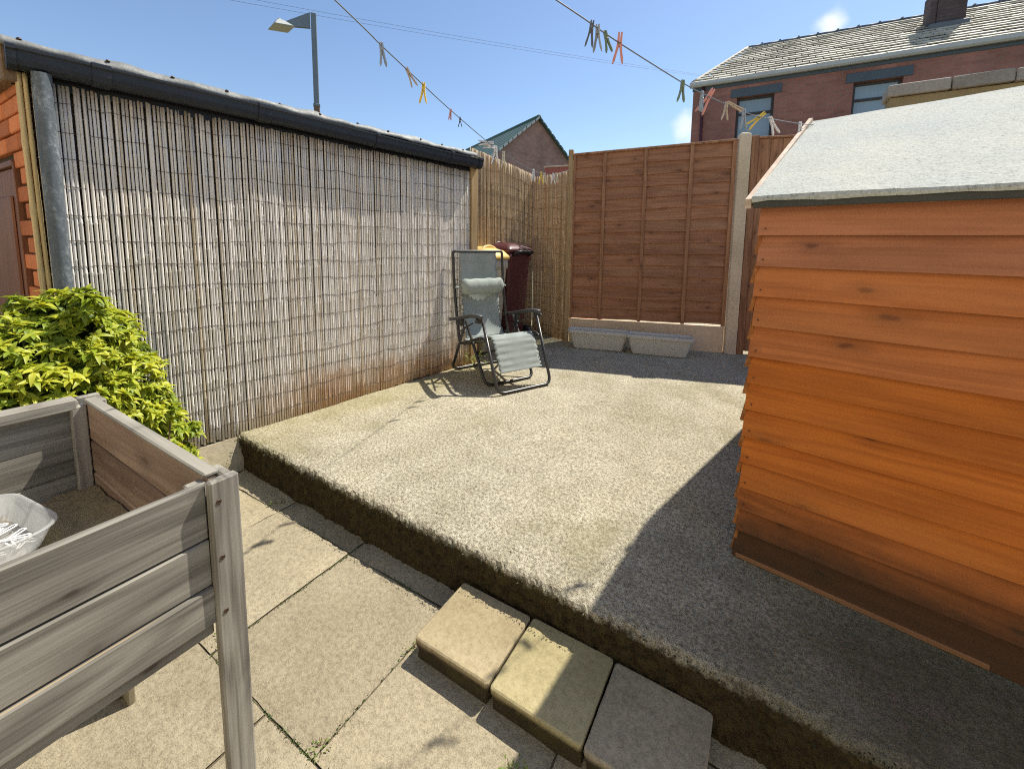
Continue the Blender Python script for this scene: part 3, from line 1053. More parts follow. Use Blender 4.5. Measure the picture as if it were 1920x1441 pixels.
def cane_mesh(H, seed, mat, r0=.0069):
    rnd = random.Random(seed)
    m = MB()
    pts, rs = [], []
    z = -.0
    nodes = []
    q = rnd.uniform(.05, .3)
    while q < H:
        nodes.append(q); q += rnd.uniform(.20, .34)
    ph, am = rnd.uniform(0, 6), rnd.uniform(.0002, .0011)
    lv = [0.0]
    for nd in nodes:
        lv += [nd - .006, nd, nd + .006]
    lv.append(H)
    for z in lv:
        if z < 0 or z > H: continue
        tp = 1.05 - .10 * z / H
        kk = 1.22 if any(abs(z - nd) < .001 for nd in nodes) else 1.0
        pts.append((am * sin(z * 3.1 + ph) + .0012 * mnoise.noise(Vector((z * 4, seed, 0))), am * 1.4 * cos(z * 2.3 + ph * 2), z))
        rs.append(r0 * tp * kk)
    m.tube(pts, rs, 7)
    me = m.mesh('cane')
    me.materials.append(mat)
    return me


def reed_screen(root, y0, y1, zb, zt, meshes, gap, wires, H, xoff=0.0, bulge=None, sag=None):
    """canes one by one along local Y, bound by wires"""
    y = y0
    while y < y1:
        u = (y - y0) / (y1 - y0)
        s_ = random.choice((.84, .92, .97, 1.0, 1.0, 1.05, 1.12))
        wdt = gap * s_
        y += wdt * .5
        b = bulge(y) if bulge else 0
        top = zt(y) + random.uniform(-.005, .005)
        bot = zb(y) + random.uniform(-.014, .010)
        me = random.choice(meshes)
        inst('cane', me, root, (xoff + b + random.uniform(-.0014, .0014), y, bot), (random.uniform(-.0011, .0011), random.uniform(-.003, .003), random.uniform(0, 6.28)),
             (s_, s_, (top - bot) / H))
        y += wdt * .5
    n = int((y1 - y0) / .035)
    for wz in wires:
        pts = []
        for i in range(n + 1):
            y = y0 + (y1 - y0) * i / n
            z = wz + (sag(y, wz) if sag else 0) + mnoise.noise(Vector((y * 5, wz * 7, 0))) * .022 + mnoise.noise(Vector((y * 26, wz * 9, 4))) * .009
            pts.append((xoff + .0072 + .0022 * mnoise.noise(Vector((y * 60, wz * 5, 1))) + (bulge(y) if bulge else 0), y, z))
        m = MB(); m.tube(pts, .0014, 5)
        m.build('tie_wire', MAT['wire'], root)


canes_a = [cane_mesh(2.0, 100 + i, MAT['cane']) for i in range(12)]
scr = thing('reed_screen', 'long sun-bleached reed screen covering the garage side behind the shrub', 'reed screen', GA, GR)
reed_screen(scr, -.840, 2.115, lambda y: .205 + .02 * (y > .5) * min(1, y - .5), lambda y: 2.224 - .010 * y, canes_a, .0166,
            [.29 + .132 * i for i in range(15)], 2.0, xoff=-.008, bulge=lambda y: .006 * sin(y * 5.3) + .004 * sin(y * 13))
# thicker bamboo trim at the corner
m = MB()
for j, (yy, r_) in enumerate(((-.872, .0105), (-.851, .0085))):
    pts, rs = [], []
    for i in range(40):
        z = .2 + i * .0525
        nd = (i % 6) == 3
        pts.append((.006 + .003 * sin(z * 3 + j), yy + .004 * sin(z * 2.2), z)); rs.append(r_ * (1.18 if nd else 1))
    m.tube(pts, rs, 9)
m.build('edge_bamboo', MAT['bamboo'], scr)

canes_b = [cane_mesh(2.1, 300 + i, MAT['cane_tan'], .0071) for i in range(8)]
# recessed corner behind the bins
s1o, s1d = Vector((-3.15, 3.70, 0)), Vector((-2.85, 5.32, 0))
L1 = (s1d - s1o).length
a1 = math.atan2(-(s1d - s1o).x, (s1d - s1o).y)
scr1 = thing('reed_screen', 'tan reed screen with sagging wires behind the bins', 'reed screen', s1o, a1)
reed_screen(scr1, .40, L1 - .01, lambda y: .215, lambda y: 2.56 - .13 * (y - .60), canes_b, .0185, [.4 + .2 * i for i in range(6)] + [1.56 + .135 * i for i in range(7)], 2.1,
            bulge=lambda y: .03 * sin(y * 2.1), sag=lambda y, wz: -.10 * max(0, (y - .7) / .85) ** 2 * (1 if wz > 1.3 else .3))
m = MB(); m.box(-.10, -.03, 0, L1, .2, 2.34)
w1 = m.build('boundary_wall', MAT['wall_dark'], None, s1o, a1)
tag(w1, 'dark wall standing behind the tan reed screen and bins', 'wall')
s2d = Vector((-2.20, 5.065, 0))
L2 = (s2d - s1d).length
a2 = math.atan2(-(s2d - s1d).x, (s2d - s1d).y)
scr2 = thing('reed_screen', 'narrow tan reed strip between the corner and the brown fence panel', 'reed screen', s1d, a2)
reed_screen(scr2, .0, L2, lambda y: .215, lambda y: 2.40 + .01 * y, canes_b, .0185, [.35 + .2 * i for i in range(6)] + [1.545 + .135 * i for i in range(6)], 2.1,
            bulge=lambda y: -.02 * sin(y * 5), sag=lambda y, wz: .012 * sin(y * 6))
for o in scr2.children:
    pass

# little brick pier and maroon boarding beyond the corner
pier = thing('brick_pier', 'small orange brick pier top peeping over the tan reed screen', 'brick pier', (-3.12, 4.55, 0), a1)
m = MB(); m.box(-.10, .09, -.085, .085, 0, 2.20)
m.build('core', MAT['mortar'], pier)
for k in range(4):
    o = MB(); o.box(-.105, .105, -.095, .095, 2.207 + k * .083, 2.28 + k * .083, .005)
    o.build('brick', MAT['brick_orange'], pier)
red = thing('boarded_wall', 'low red-brown boarded wall with pale capping behind the corner reeds', 'wall', (-3.0, 5.9, 0), radians(9))
m = MB(); m.box(0, .95, 0, .05, 0, 2.62, .004); m.build('board', MAT['red_panel'], red)
m = MB(); m.box(-.01, .96, -.02, .07, 2.622, 2.645, .004); m.build('capping', MAT['pale_cap'], red)

# ------------------------------------------------------------------ back fence
FO = Vector((-2.178, 5.087, 0))
FR = radians(17.1)


def fence_root(name, lab, cat, x=0.0, y=0.0, group=None):
    p = Matrix.Rotation(FR, 4, 'Z') @ Vector((x, y, 0)) + FO
    return thing(name, lab, cat, p, FR, group)


fp = fence_root('fence', 'brown overlap fence panel above the two grey troughs', 'fence panel')
ztop = lambda x: 2.585 + .055 * x
NB = 15
for k in range(NB):
    z0 = .545 + k * (2.02 / NB)
    z1 = z0 + 2.02 / NB + .022
    m = MB()
    nseg = 30
    sd = random.uniform(0, 99)
    tilt = random.uniform(-.006, .006)
    rings = []
    for i in range(nseg + 1):
        x = .012 + 1.815 * i / nseg
        sl_ = (ztop(x) - 2.585) * (k + 1) / NB
        wv = mnoise.noise(Vector((x * 2.6, sd, 0))) * .012 + mnoise.noise(Vector((x * 9, sd, 3))) * .004
        zb_ = z0 + wv + sl_ * k / (k + 1) + tilt * (x - .9)
        zt_ = z1 + sl_
        wb = mnoise.noise(Vector((x * 3, sd, 9))) * .003
        rings.append([Vector((x, -.016 + wb, zb_)), Vector((x, -.003 + wb, zb_)), Vector((x, .012, zt_)), Vector((x, .004, zt_))])
    m.loft(rings, smooth=False)
    m.build('board', MAT['fence'], fp, recalc=True)
for x, w_, d in ((.0, .030, -.034), (.362, .040, -.032), (.845, .040, -.032), (1.358, .042, -.034), (1.812, .045, -.030)):
    m = MB(); m.box(x, x + w_, d, -.0175, .535, ztop(x) - .004, .004)
    m.build('batten', MAT['fence_v'], fp)
m = MB(); m.box(.0, 1.86, -.028, .022, 0, .028, .004)
o = m.build('top_rail', MAT['fence_v'], fp); o.location = (0, 0, 2.582); o.rotation_euler = (0, -math.atan(.055), 0)
gb = fence_root('gravel_board', 'pale concrete gravel board beneath the brown fence panel', 'gravel board')
m = MB()
m.sheet(lambda i, j: Vector((.005 + 1.845 * i / 60, -.03 + .0015 * mnoise.noise(Vector((i * .4, j * .8, 0))), HP - .02 + (.335) * j / 10)), 61, 11, th=.05, smooth=False)
m.build('board', MAT['gravel_board'], gb)
p1 = fence_root('fence_post', 'slim tan timber post between the corner reeds and the fence panel', 'post')
m = MB(); m.box(-.062, -.004, -.045, .045, HP - .02, 2.655, .005); m.build('post', MAT['post_wood'], p1)
p2 = fence_root('fence_post', 'grey concrete fence post with rounded top beside the shed', 'post')
m = MB()
pf = [(1.868, -.06), (1.995, -.06), (1.995, .06), (1.868, .06)]
rings = []
for z, k in ((HP - .02, 0), (2.72, 0), (2.745, .004), (2.762, .014), (2.772, .03)):
    rings.append(rring(1.9315, 0, .0635 - k, .06 - k, .012, z, 3))
m.loft(rings, smooth=False)
m.build('post', MAT['post_concrete'], p2)
p3 = fence_root('fence_post', 'dark brown timber post tight against the concrete fence post', 'post')
m = MB(); m.box(2.0, 2.075, -.045, .045, HP - .02, 2.735, .005); m.build('post', MAT['fence_dark'], p3)
fp2 = fence_root('fence', 'brown upright-board fence panel mostly hidden behind the shed', 'fence panel')
for k in range(15):
    x0 = 2.085 + k * .122
    m = MB(); m.box(x0, x0 + .116, -.012 + (k % 2) * .006, .008 + (k % 2) * .006, .25, 2.695, .003, jit=.001)
    m.build('board', MAT['fence_v'], fp2)
for z in (.5, 1.5, 2.42):
    m = MB(); m.box(2.08, 3.9, .022, .06, z, z + .07, .004); m.build('rail', MAT['fence_v'], fp2)
m = MB(); m.box(2.08, 3.92, -.026, .045, 2.702, 2.725, .004); m.build('capping', MAT['fence_v'], fp2)

# ------------------------------------------------------------------ troughs
def trough(lab, loc, rz, L):
    t = thing('planter_trough', lab, 'trough', loc, rz, 'plastic troughs along the fence')
    m = MB()
    rings = []
    W, Ht = .20, .23
    def rg(k, z, lip=0, rib=0):
        hx = L / 2 * (.83 + .17 * k) + lip
        hy = W / 2 * (.72 + .28 * k) + lip
        base = rring(0, 0, hx, hy, .035 + .02 * k, z, 6)
        out = []
        for a, b in zip(base, base[1:] + base[:1]):
            nn = max(1, int(round((b - a).length / .012))) if (b - a).length > .05 else 1
            nn = 40 if (b - a).length > .2 else (8 if (b - a).length > .05 else 1)
            for q in range(nn):
                p = a.lerp(b, q / nn)
                if rib and q % 2 and nn > 3: p = p * 1.0 + Vector((0, -.0022 if p.y < 0 else .0022, 0)) if nn == 40 else p
                out.append(p)
        return out
    prof_ = [(0, 0, -.012, 0), (0, .006, 0, 0), (.25, .05, 0, 1), (.55, .10, 0, 1), (.82, .155, 0, 1), (.86, .162, .0, 0), (.93, .165, .012, 0), (.95, .168, .016, 0), (.97, .192, .017, 0), (.97, .197, .013, 0),
             (.97, .197, .004, 0), (.93, .185, -.004, 0), (.8, .12, -.008, 0), (.7, .09, -.01, 0)]
    m.loft([rg(k, z * 1.17, l, r_) for k, z, l, r_ in prof_], smooth=False)
    m.build('body', MAT['trough'], t)
    m = MB(); m.box(-L * .40, L * .40, -.068, .068, .07, .093, .004); m.build('soil', MAT['soil'], t)
    return t


trough('grey plastic trough beside the corner reeds, left of its twin', (-1.725, 4.945, HP), radians(15), .71)
trough('grey plastic trough nearer the concrete post, right of its twin', (-1.03, 5.075, HP), radians(13), .72)

# ------------------------------------------------------------------ shed
SH = thing('shed', 'orange-brown overlap timber shed with pale felt roof', 'shed', (-.025, 1.916, HP), radians(-10.275))
seams = [.0, .118, .212, .306, .415, .525, .635, .744, .853, .974, 1.092, 1.208, 1.325, 1.452]
SL = 2.15
for i in range(len(seams) - 1):
    z0, z1 = seams[i], seams[i + 1] + .016
    m = MB()
    N = 36
    sd = random.uniform(0, 99)
    rings = []
    for q in range(N + 1):
        x = (-.012 + random.uniform(-.004, .004) if q == 0 else SL * q / N)
        wv = mnoise.noise(Vector((x * 2.2, sd, 0))) * .0025
        bow = mnoise.noise(Vector((x * 1.7, sd, 5))) * .0025 + (.006 * max(0, 1 - x / .12) * random.uniform(.2, 1.0))
        fr = -.025 - bow
        rings.append([Vector((x, fr, z0 + wv)), Vector((x, fr + .014, z0 + wv)), Vector((x, .008, z1)), Vector((x, .002, z1))])
    m.loft(rings, smooth=False)
    if i < 3:
        g_m = MAT['shed_foot']
    else:
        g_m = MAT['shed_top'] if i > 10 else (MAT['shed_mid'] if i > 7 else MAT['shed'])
    b = m.build('board', g_m, SH, recalc=True)
    for xn in (.012, .92):
        m = MB()
        zc = z0 + .025
        m.loft([[Vector((xn + .0028 * cos(a), -.0255 + h - .006 * max(0, 1 - xn / .12), zc + .0028 * sin(a))) for a in [k * pi / 3 for k in range(6)]] for h in (.004, -.001)])
        m.build('nail', MAT['nail'], b)
m = MB(); m.box(-.004, .71, -.029, .006, -.001, .017, .003); m.build('floor_bearer', MAT['bearer'], SH)
m = MB(); m.box(.01, SL - .02, .02, 2.5, .0, .06); m.build('floor', MAT['bearer'], SH)
m = MB(); m.box(.008, SL, .006, .022, .03, 1.45); m.build('inner_frame', MAT['bearer'], SH)
# end wall boards (their lapped ends show as the ragged corner)
RD, RZ = 1.273, 2.008
gz = lambda y: 1.452 + (RZ - 1.452) * (1 - abs(y - RD) / RD)
for i in range(18):
    z0 = .02 + i * .112
    z1 = z0 + .125
    if z0 > RZ - .06: break
    ylo = 0 if z1 < 1.44 else RD * (z1 - 1.452) / (RZ - 1.452)
    yhi = 2 * RD - ylo
    if yhi - ylo < .05: continue
    m = MB()
    st = random.uniform(-.016, -.004)
    fr = -.018 - random.uniform(0, .008)
    a0, a1_ = (-.012 if ylo == 0 else ylo), yhi
    m.loft([[Vector((fr - (.004 if q == 0 else 0), y, z0)), Vector((fr + .012, y, z0)), Vector((.002, y, z1)), Vector((-.006, y, z1))] for q, y in enumerate([a0, a0 + .25, (a0 + a1_) / 2, a1_])], smooth=False)
    m.build('end_board', MAT['shed_end'], SH, recalc=True)
m = MB(); m.prism([(0.012, .03), (2 * RD - .01, .03), (2 * RD - .01, 1.45), (RD, RZ - .02), (.012, 1.45)], .012, M=Matrix(((0, 0, 1, .002), (1, 0, 0, 0), (0, 1, 0, 0), (0, 0, 0, 1))))
m.build('end_lining', MAT['bearer'], SH)
m = MB(); m.box(0, SL, 2 * RD - .02, 2 * RD, .02, 1.45); m.build('back_wall', MAT['shed_end'], SH)
m = MB(); m.prism([(0, .03), (2 * RD, .03), (2 * RD, 1.45), (RD, RZ - .02), (0, 1.45)], .02, M=Matrix(((0, 0, 1, SL - .02), (1, 0, 0, 0), (0, 1, 0, 0), (0, 0, 0, 1))))
m.build('far_end', MAT['shed_end'], SH)
# felt roof
def RF(i, j):
    x = -.034 + (SL + .07) * i / 40
    rz = RZ + .018 + .030 * max(0, x)
    if j == 0: y, z = -.066, 1.448 + .006 * mnoise.noise(Vector((x * 7, 0, 0))) + .004 * mnoise.noise(Vector((x * 23, 0, 0)))
    elif j == 1: y, z = -.068, 1.458
    elif j <= 14:
        t = (j - 2) / 12
        y = -.062 + (RD + .062) * t
        z = 1.470 + (rz - 1.470) * t + .004 * mnoise.noise(Vector((x * 3, y * 3, 0)))
    else:
        t = (j - 14) / 8
        y = RD + (RD + .06) * t
        z = rz + (1.466 - rz) * t
    return Vector((x, y, z))
m = MB(); m.sheet(RF, 41, 23, th=.006, smooth=False)
m.build('roof_felt', MAT['felt'], SH)
# deck under the felt
m = MB()
m.prism([(-.055, 1.440), (RD, RZ - .004), (2 * RD + .05, 1.440), (2 * RD + .05, 1.424), (RD, RZ - .022), (-.055, 1.424)], SL + .04, M=Matrix(((0, 0, 1, -.02), (1, 0, 0, 0), (0, 1, 0, 0), (0, 0, 0, 1))))
m.build('roof_deck', MAT['bearer'], SH)
for nm, (ya, za), (yb_, zb_) in (('barge_board', (-.064, 1.424), (RD, RZ + .004)), ('barge_board', (2 * RD + .05, 1.424), (RD + .001, RZ + .004))):
    m = MB()
    m.prism([(ya, za), (yb_, zb_), (yb_, zb_ + .034), (ya, za + .036)], .020, M=Matrix(((0, 0, 1, -.056), (1, 0, 0, 0), (0, 1, 0, 0), (0, 0, 0, 1))))
    m.build(nm, MAT['verge'], SH, recalc=True)
m = MB(); m.box(-.03, SL, -.060, -.052, 1.426, 1.452, .002); m.build('eave_board', MAT['felt_edge'], SH)

# ------------------------------------------------------------------ wheelie bins in the corner
def bin_(lab, loc, rz, bm, lm, hm, W, D, H, lid_h, handle_side):
    t = thing('wheelie_bin', lab, 'wheelie bin', loc, rz)
    m = MB()
    m.loft([rring(0, 0, W / 2 * k, D / 2 * k2, .05, z, 4) for k, k2, z in ((.74, .70, .03), (.76, .72, .04), (.97, .97, H - .12), (.98, .98, H - .11), (1.03, 1.03, H - .10), (1.04, 1.04, H), (1.02, 1.02, H))])
    body = m.build('body', bm, t)
    m = MB()
    m.loft([rring(0, .0, W / 2 * k, D / 2 * k, .05, H + z, 5) for k, z in ((1.05, .002), (1.09, .004), (1.09, .036), (1.05, .050), (.86, .052 + lid_h * .5), (.5, .05 + lid_h * .85), (.1, .05 + lid_h))])
    lid = m.build('lid', lm, t)
    m = MB()      # moulded grip swept up over the lid
    pts = round_path([(-W * .40, -D * .30, H + .045), (-W * .20, -D * .22, H + .05 + lid_h), (W * .20, -D * .22, H + .05 + lid_h), (W * .40, -D * .30, H + .045)], .1)
    m.tube(pts, .018, 8)
    m.build('lid_grip', lm, lid)
    m = MB()
    s_ = handle_side
    m.tube(round_path([(-W * .34, s_ * D * .5, H - .03), (-W * .34, s_ * (D * .5 + .085), H + .012), (W * .34, s_ * (D * .5 + .085), H + .012), (W * .34, s_ * D * .5, H - .03)], .05), .021, 10)
    for x in (-W * .25, W * .25):
        m.box(x - .03, x + .03, min(s_ * D * .46, s_ * (D * .5 + .075)), max(s_ * D * .46, s_ * (D * .5 + .075)), H - .02, H + .028, .006)
    m.build('handle', hm, t)
    for x in (-W * .5, W * .5):
        m = MB()
        cx = x * .96
        m.loft([[Vector((cx + dx, s_ * D * .34 + r_ * cos(a), .105 + r_ * sin(a))) for a in [k * pi / 9 for k in range(18)]] for dx, r_ in ((-.028, .085), (-.022, .104), (.022, .104), (.028, .085), (.022, .05))])
        m.build('wheel', MAT['bin_black'], t)
    return t


bin_('beige wheelie bin with yellow lid behind the reclining chair', (-2.86, 4.06, HP), GR + radians(90), MAT['bin_beige'], MAT['bin_yellow'], MAT['bin_beige'], .42, .48, 1.085, .10, 1)
bin_('dark maroon wheelie bin between the yellow lid and corner reeds', (-2.86, 4.62, HP), GR - radians(90), MAT['bin_maroon'], MAT['bin_maroon'], MAT['bin_black'], .46, .44, 1.16, .07, 1)

# ------------------------------------------------------------------ reclining garden chair
fwd = Vector((.905, -.425, 0)).normalized()
wdv = Vector((-fwd.y, fwd.x, 0))
CH = thing('recliner_chair', 'grey reclining garden chair with black tube frame and head pillow', 'chair', (-1.866, 2.903, HP), math.atan2(fwd.y, fwd.x))
CW = .565


def both(name, mk, mat):
    for wv in (0, CW):
        m = MB(); mk(m, wv); m.build(name, mat, CH)


R_ = .0140
# hoop that carries the leg rest and stands on the ground in front
m = MB(); m.tube(round_path([(-.27, 0, .60), (0, 0, R_), (0, CW, R_), (-.23, CW, .60)], .07), R_, 10); m.build('leg_rest_hoop', MAT['tube'], CH)
m = MB(); m.tube(round_path([(-.62, .022, .535), (-.24, .022, R_), (-.24, CW - .022, R_), (-.60, CW - .022, .555)], .07), R_, 10); m.build('front_leg_hoop', MAT['tube'], CH)
m = MB(); m.tube(round_path([(-.585, -.012, .50), (-.855, -.012, R_), (-.855, CW + .012, R_), (-.56, CW + .012, .50)], .07), R_, 10); m.build('rear_leg_hoop', MAT['tube'], CH)
back = [(-.70, .30), (-.74, .43), (-.79, .65), (-.83, .89), (-.858, 1.190)]
pl = [(s_, 0.0, z) for s_, z in back]
pr_ = [(s_, CW, z) for s_, z in back][::-1]
m = MB(); m.tube(round_path(smooth_path(pl, 4)[:-1] + [Vector((-.858, 0, 1.190)), Vector((-.858, CW, 1.190))] + smooth_path(pr_, 4)[1:], .07), R_, 10); m.build('back_hoop', MAT['tube'], CH)
both('seat_tube', lambda m, wv: m.tube(smooth_path([(-.70, wv, .31), (-.60, wv, .335), (-.34, wv, .425), (-.25, wv, .44), (-.19, wv, .415)], 5), R_, 10), MAT['tube'])
both('brace', lambda m, wv: m.tube([(-.70, wv - .02 if wv == 0 else wv + .02, .42), (-.40, wv - .02 if wv == 0 else wv + .02, .56)], .008, 8), MAT['tube'])
m = MB(); m.tube([(-.62, .0, .315), (-.62, CW, .315)], .010, 8); m.tube([(-.40, 0, .395), (-.40, CW, .395)], .010, 8); m.build('cross_bar', MAT['tube'], CH)
for wv, sg in ((-.035, -1), (CW + .035, 1)):
    m = MB()
    rings = []
    for s_, z, hw in ((-.86, .515, .014), (-.84, .522, .022), (-.70, .548, .024), (-.55, .585, .026), (-.42, .618, .030), (-.32, .632, .033), (-.25, .632, .030), (-.235, .628, .018)):
        rings.append([Vector((s_, wv + dx * hw, z + dz_)) for dx, dz_ in ((-1, 0), (-1, .012), (-.6, .022), (.6, .022), (1, .012), (1, 0), (.7, -.012), (-.7, -.012))])
    m.loft(rings)
    arm = m.build('armrest', MAT['arm'], CH, recalc=True)
    for bx in ((-.30, -.24, .578, .622), (-.635, -.58, .50, .566)):
        m = MB(); m.box(bx[0], bx[1], wv - .02, wv + .02, bx[2], bx[3], .006)
        m.build('arm_bracket', MAT['tube'], arm)
    m = MB(); m.loft([[Vector((-.262 + .018 * cos(a), wv + sg * h, .60 + .018 * sin(a))) for a in [k * pi / 6 for k in range(12)]] for h in (.018, .04)]); m.build('lock_knob', MAT['arm'], arm)


def sling(name, path, w0, w1, wr=0.0, belly=0.0):
    P = smooth_path([(s_, 0, z) for s_, z in path], 10)
    nv = 17
    def S(i, j):
        u = j / (nv - 1)
        p = P[i]
        a = P[min(i + 1, len(P) - 1)] - P[max(i - 1, 0)]
        nrm = Vector((-a.z, 0, a.x)).normalized()
        e = sin(u * pi)
        off = -belly * e * sin(pi * i / (len(P) - 1))
        edge = .006 * sin(i * 1.25) * (1 - e)
        off += wr * (sin(i * .95 + .5 * sin(u * 7 + i)) * (.55 + .45 * cos(u * 6))) * (.3 + .7 * e)
        ww0 = w0 + edge
        return p + nrm * off + Vector((0, ww0 + (w1 - edge - ww0) * u, 0))
    m = MB(); m.sheet(S, len(P), nv, th=.0025)
    return m.build(name, MAT['sling'], CH), P


so, P1 = sling('back_sling', [(-.856, 1.177), (-.836, .91), (-.79, .66), (-.74, .45), (-.69, .355)], .072, CW - .072, .001, .022)
sling('seat_sling', [(-.69, .352), (-.62, .335), (-.50, .365), (-.36, .425), (-.28, .452)], .04, CW - .04, .0015, .018)
so2, P2 = sling('leg_rest_sling', [(-.285, .452), (-.225, .452), (-.175, .405), (-.135, .32), (-.095, .235), (-.062, .165)], .058, CW - .058, .0048, .0)
m = MB()
for wv, di in ((0, 1), (CW, -1)):
    pts = []
    for k in range(26):
        t = k / 25
        z = .36 + .56 * t
        s_ = -.718 - .11 * ((z - .36) / .6)
        pts.append((s_ + .004, wv if k % 2 else wv + di * .080, z))
    m.tube(pts, .0038, 5)
    pts = []
    for k in range(19):
        t = k / 18
        z = .43 - .27 * t
        s_ = -.20 + .135 * t
        pts.append((s_ + (.0 if k % 2 else .008), wv if k % 2 else wv + di * .068, z))
    m.tube(pts, .0038, 5)
    pts = [(-.66 + .36 * k / 15, wv if k % 2 else wv + di * .05, .335 + .10 * k / 15) for k in range(16)]
    m.tube(pts, .0028, 5)
m.build('lacing', MAT['cord'], CH)
m = MB()
rings = []
for j in range(25):
    u = j / 24
    wv = .045 + (CW - .09) * u
    e = min(1, min(u, 1 - u) / .07) ** .5
    r_ = .030 + .038 * e
    rings.append([Vector((-.765 + (r_ * .85 + .002 * sin(j * 2.1 + a * 3)) * cos(a) , wv, .845 + (r_ * 1.15) * sin(a) + .003 * sin(j * .9))) for a in [k * 2 * pi / 18 for k in range(18)]])
m.loft(rings)
pw = m.build('head_pillow', MAT['pillow'], CH)
m = MB()
for wv in (.02, CW - .02):
    m.box(-.845, -.765, wv - .02, wv + .02, .83, .85, .004)
m.build('strap', MAT['pillow'], pw)

# ------------------------------------------------------------------ raised wooden planter box on legs
PL = thing('raised_planter', 'weathered grey wooden planter box raised on legs near the camera', 'planter', (-.92, .42, 0), radians(-.6))
ZT = [1.018, .902, .803, .722]
BX0, BY0 = -.80, -.95          # local extents: x from BX0..0, y from BY0..0
for k in range(3):
    z1, z0 = ZT[k] - (.0015 if k else 0), ZT[k + 1] + .0015
    off = (0, .003, .010)[k]
    m = MB(); m.box(-.018 + off, .0 + off, BY0, -.052, z0, z1, .003, jit=.0006); m.build('side_board', MAT['grey_wood_y'], PL)
    m = MB(); m.box(BX0 + .03, -.024, -.040, -.022, z0 + .002, z1 - .002, .003, jit=.0006); m.build('end_board', MAT['red_wood_x'], PL)
    m = MB(); m.box(BX0, BX0 + .018, BY0, -.052, z0, z1 + .004, .003, jit=.0006); m.build('side_board', MAT['grey_wood_y'], PL)
    m = MB(); m.box(BX0 + .03, -.024, BY0, BY0 + .018, z0, z1, .003, jit=.0006); m.build('end_board', MAT['red_wood_x'], PL)
m = MB(); m.box(.004, .0078, BY0, -.056, .7988, .8018, .001); m.build('split_edge', MAT['fresh_edge'], PL)
m = MB(); m.box(BX0 - .004, BX0 + .045, BY0, -.060, 1.003, 1.036, .004); m.build('top_rail', MAT['grey_wood_y'], PL)
m = MB(); m.box(BX0 + .03, -.022, -.046, -.018, 1.0175, 1.028, .003); m.build('end_capping', MAT['grey_wood_x'], PL)
m = MB(); m.box(-.03, -.006, BY0, -.052, .690, .7195, .003); m.build('floor_rail', MAT['grey_wood_y'], PL)
m = MB(); m.box(BX0 + .004, BX0 + .03, BY0, -.05, .690, .7195, .003); m.build('floor_rail', MAT['grey_wood_y'], PL)
for k in range(7):
    y0 = BY0 + .02 + k * .129
    m = MB(); m.box(BX0 + .019, -.019, y0, y0 + .126, .7205, .738, .002); m.build('floor_slat', MAT['grey_wood_x'], PL)
m = MB()
m.sheet(lambda i, j: Vector((BX0 + .022 + (-.022 - BX0 - .020) * i / 40, BY0 + .022 + (-.045 - BY0 - .022) * j / 48,
                             .752 + .006 * fbm((i * .35, j * .35, 0)) + .03 * max(0, (j - 40) / 8) * max(0, 1 - abs(i - 16) / 30))), 41, 49, smooth=True)
so_ = m.build('soil', MAT['soil'], PL); so_['kind'] = 'stuff'


def leg(cx, cy, dx, dy):
    """two boards at a right angle"""
    m = MB()
    m.box(cx, cx + dx * .020, cy, cy - dy * .056, .0, 1.020, .003) if False else None
    x0, x1 = sorted((cx + dx * .001, cx + dx * .021)); y0, y1 = sorted((cy, cy - dy * .054))
    m.box(x0, x1, y0, y1, 0, 1.026, .004)
    o = m.build('leg', MAT['grey_wood_z'], PL)
    m = MB()
    x0, x1 = sorted((cx - dx * .001, cx - dx * .060)); y0, y1 = sorted((cy - dy * .021, cy - dy * .001))
    m.box(x0, x1, y0, y1, 0, 1.022, .004)
    m.build('leg_flank', MAT['grey_wood_z'], o)
    m = MB()
    x0, x1 = sorted((cx - dx * .022, cx - dx * .045)); y0, y1 = sorted((cy - dy * .042, cy - dy * .075))
    m.box(x0, x1, y0, y1, .74, 1.012, .003)
    m.build('corner_batten', MAT['grey_wood_z'], o)
    return o


la = leg(0, 0, 1, 1)
leg(BX0, 0, -1, 1)
leg(0, BY0, 1, -1)
leg(BX0, BY0, -1, -1)
for z in (.982, .863, .745):
    m = MB()
    m.loft([[Vector((.0205 + h, -.040 + r_ * cos(a), z + r_ * sin(a))) for a in [k * pi / 5 for k in range(10)]] for r_, h in ((.0050, .0), (.0050, .0018), (.0022, .0024), (.0018, .0012))])
    m.build('screw', MAT['nail'], la)

# plastic tub of white clips inside the planter
TB = thing('plastic_tub', 'frosted plastic tub holding white clips inside the wooden planter', 'tub', (-1.545, .135, .757), radians(8))
TB.scale = (.86, .86, .68)
m = MB()
m.loft([rring(0, 0, hx, hy, r_, z, 8) for hx, hy, r_, z in ((.13, .095, .05, 0), (.145, .108, .06, .006), (.175, .130, .075, .082), (.182, .137, .08, .084), (.182, .137, .08, .092), (.173, .128, .074, .091), (.143, .106, .058, .010), (.125, .09, .05, .006))], cap0=True, cap1=True)
m.build('body', MAT['tub'], TB)
m = MB()
for k in range(34):
    x, y, a = random.uniform(-.11, .11), random.uniform(-.075, .075), random.uniform(0, pi)
    z = .014 + .026 * random.random()
    d = Vector((cos(a), sin(a), random.uniform(-.25, .25))) * .034
    nn = Vector((-sin(a), cos(a), 0)) * .007
    c_ = Vector((x, y, z + .006))
    m.tube(round_path([c_ - d + nn * .3, c_ + d + nn, c_ + d * 1.1, c_ + d - nn, c_ - d - nn * .3], .006, 2), .0026, 5)
cl = m.build('white_clips', MAT['white_plastic'])
cl.matrix_world = TB.matrix_basis.copy()
cl.location, cl.rotation_euler, cl.scale = TB.location, TB.rotation_euler, TB.scale
tag(cl, 'tangle of small white plastic clips lying in the frosted tub', 'clips', kind='stuff')

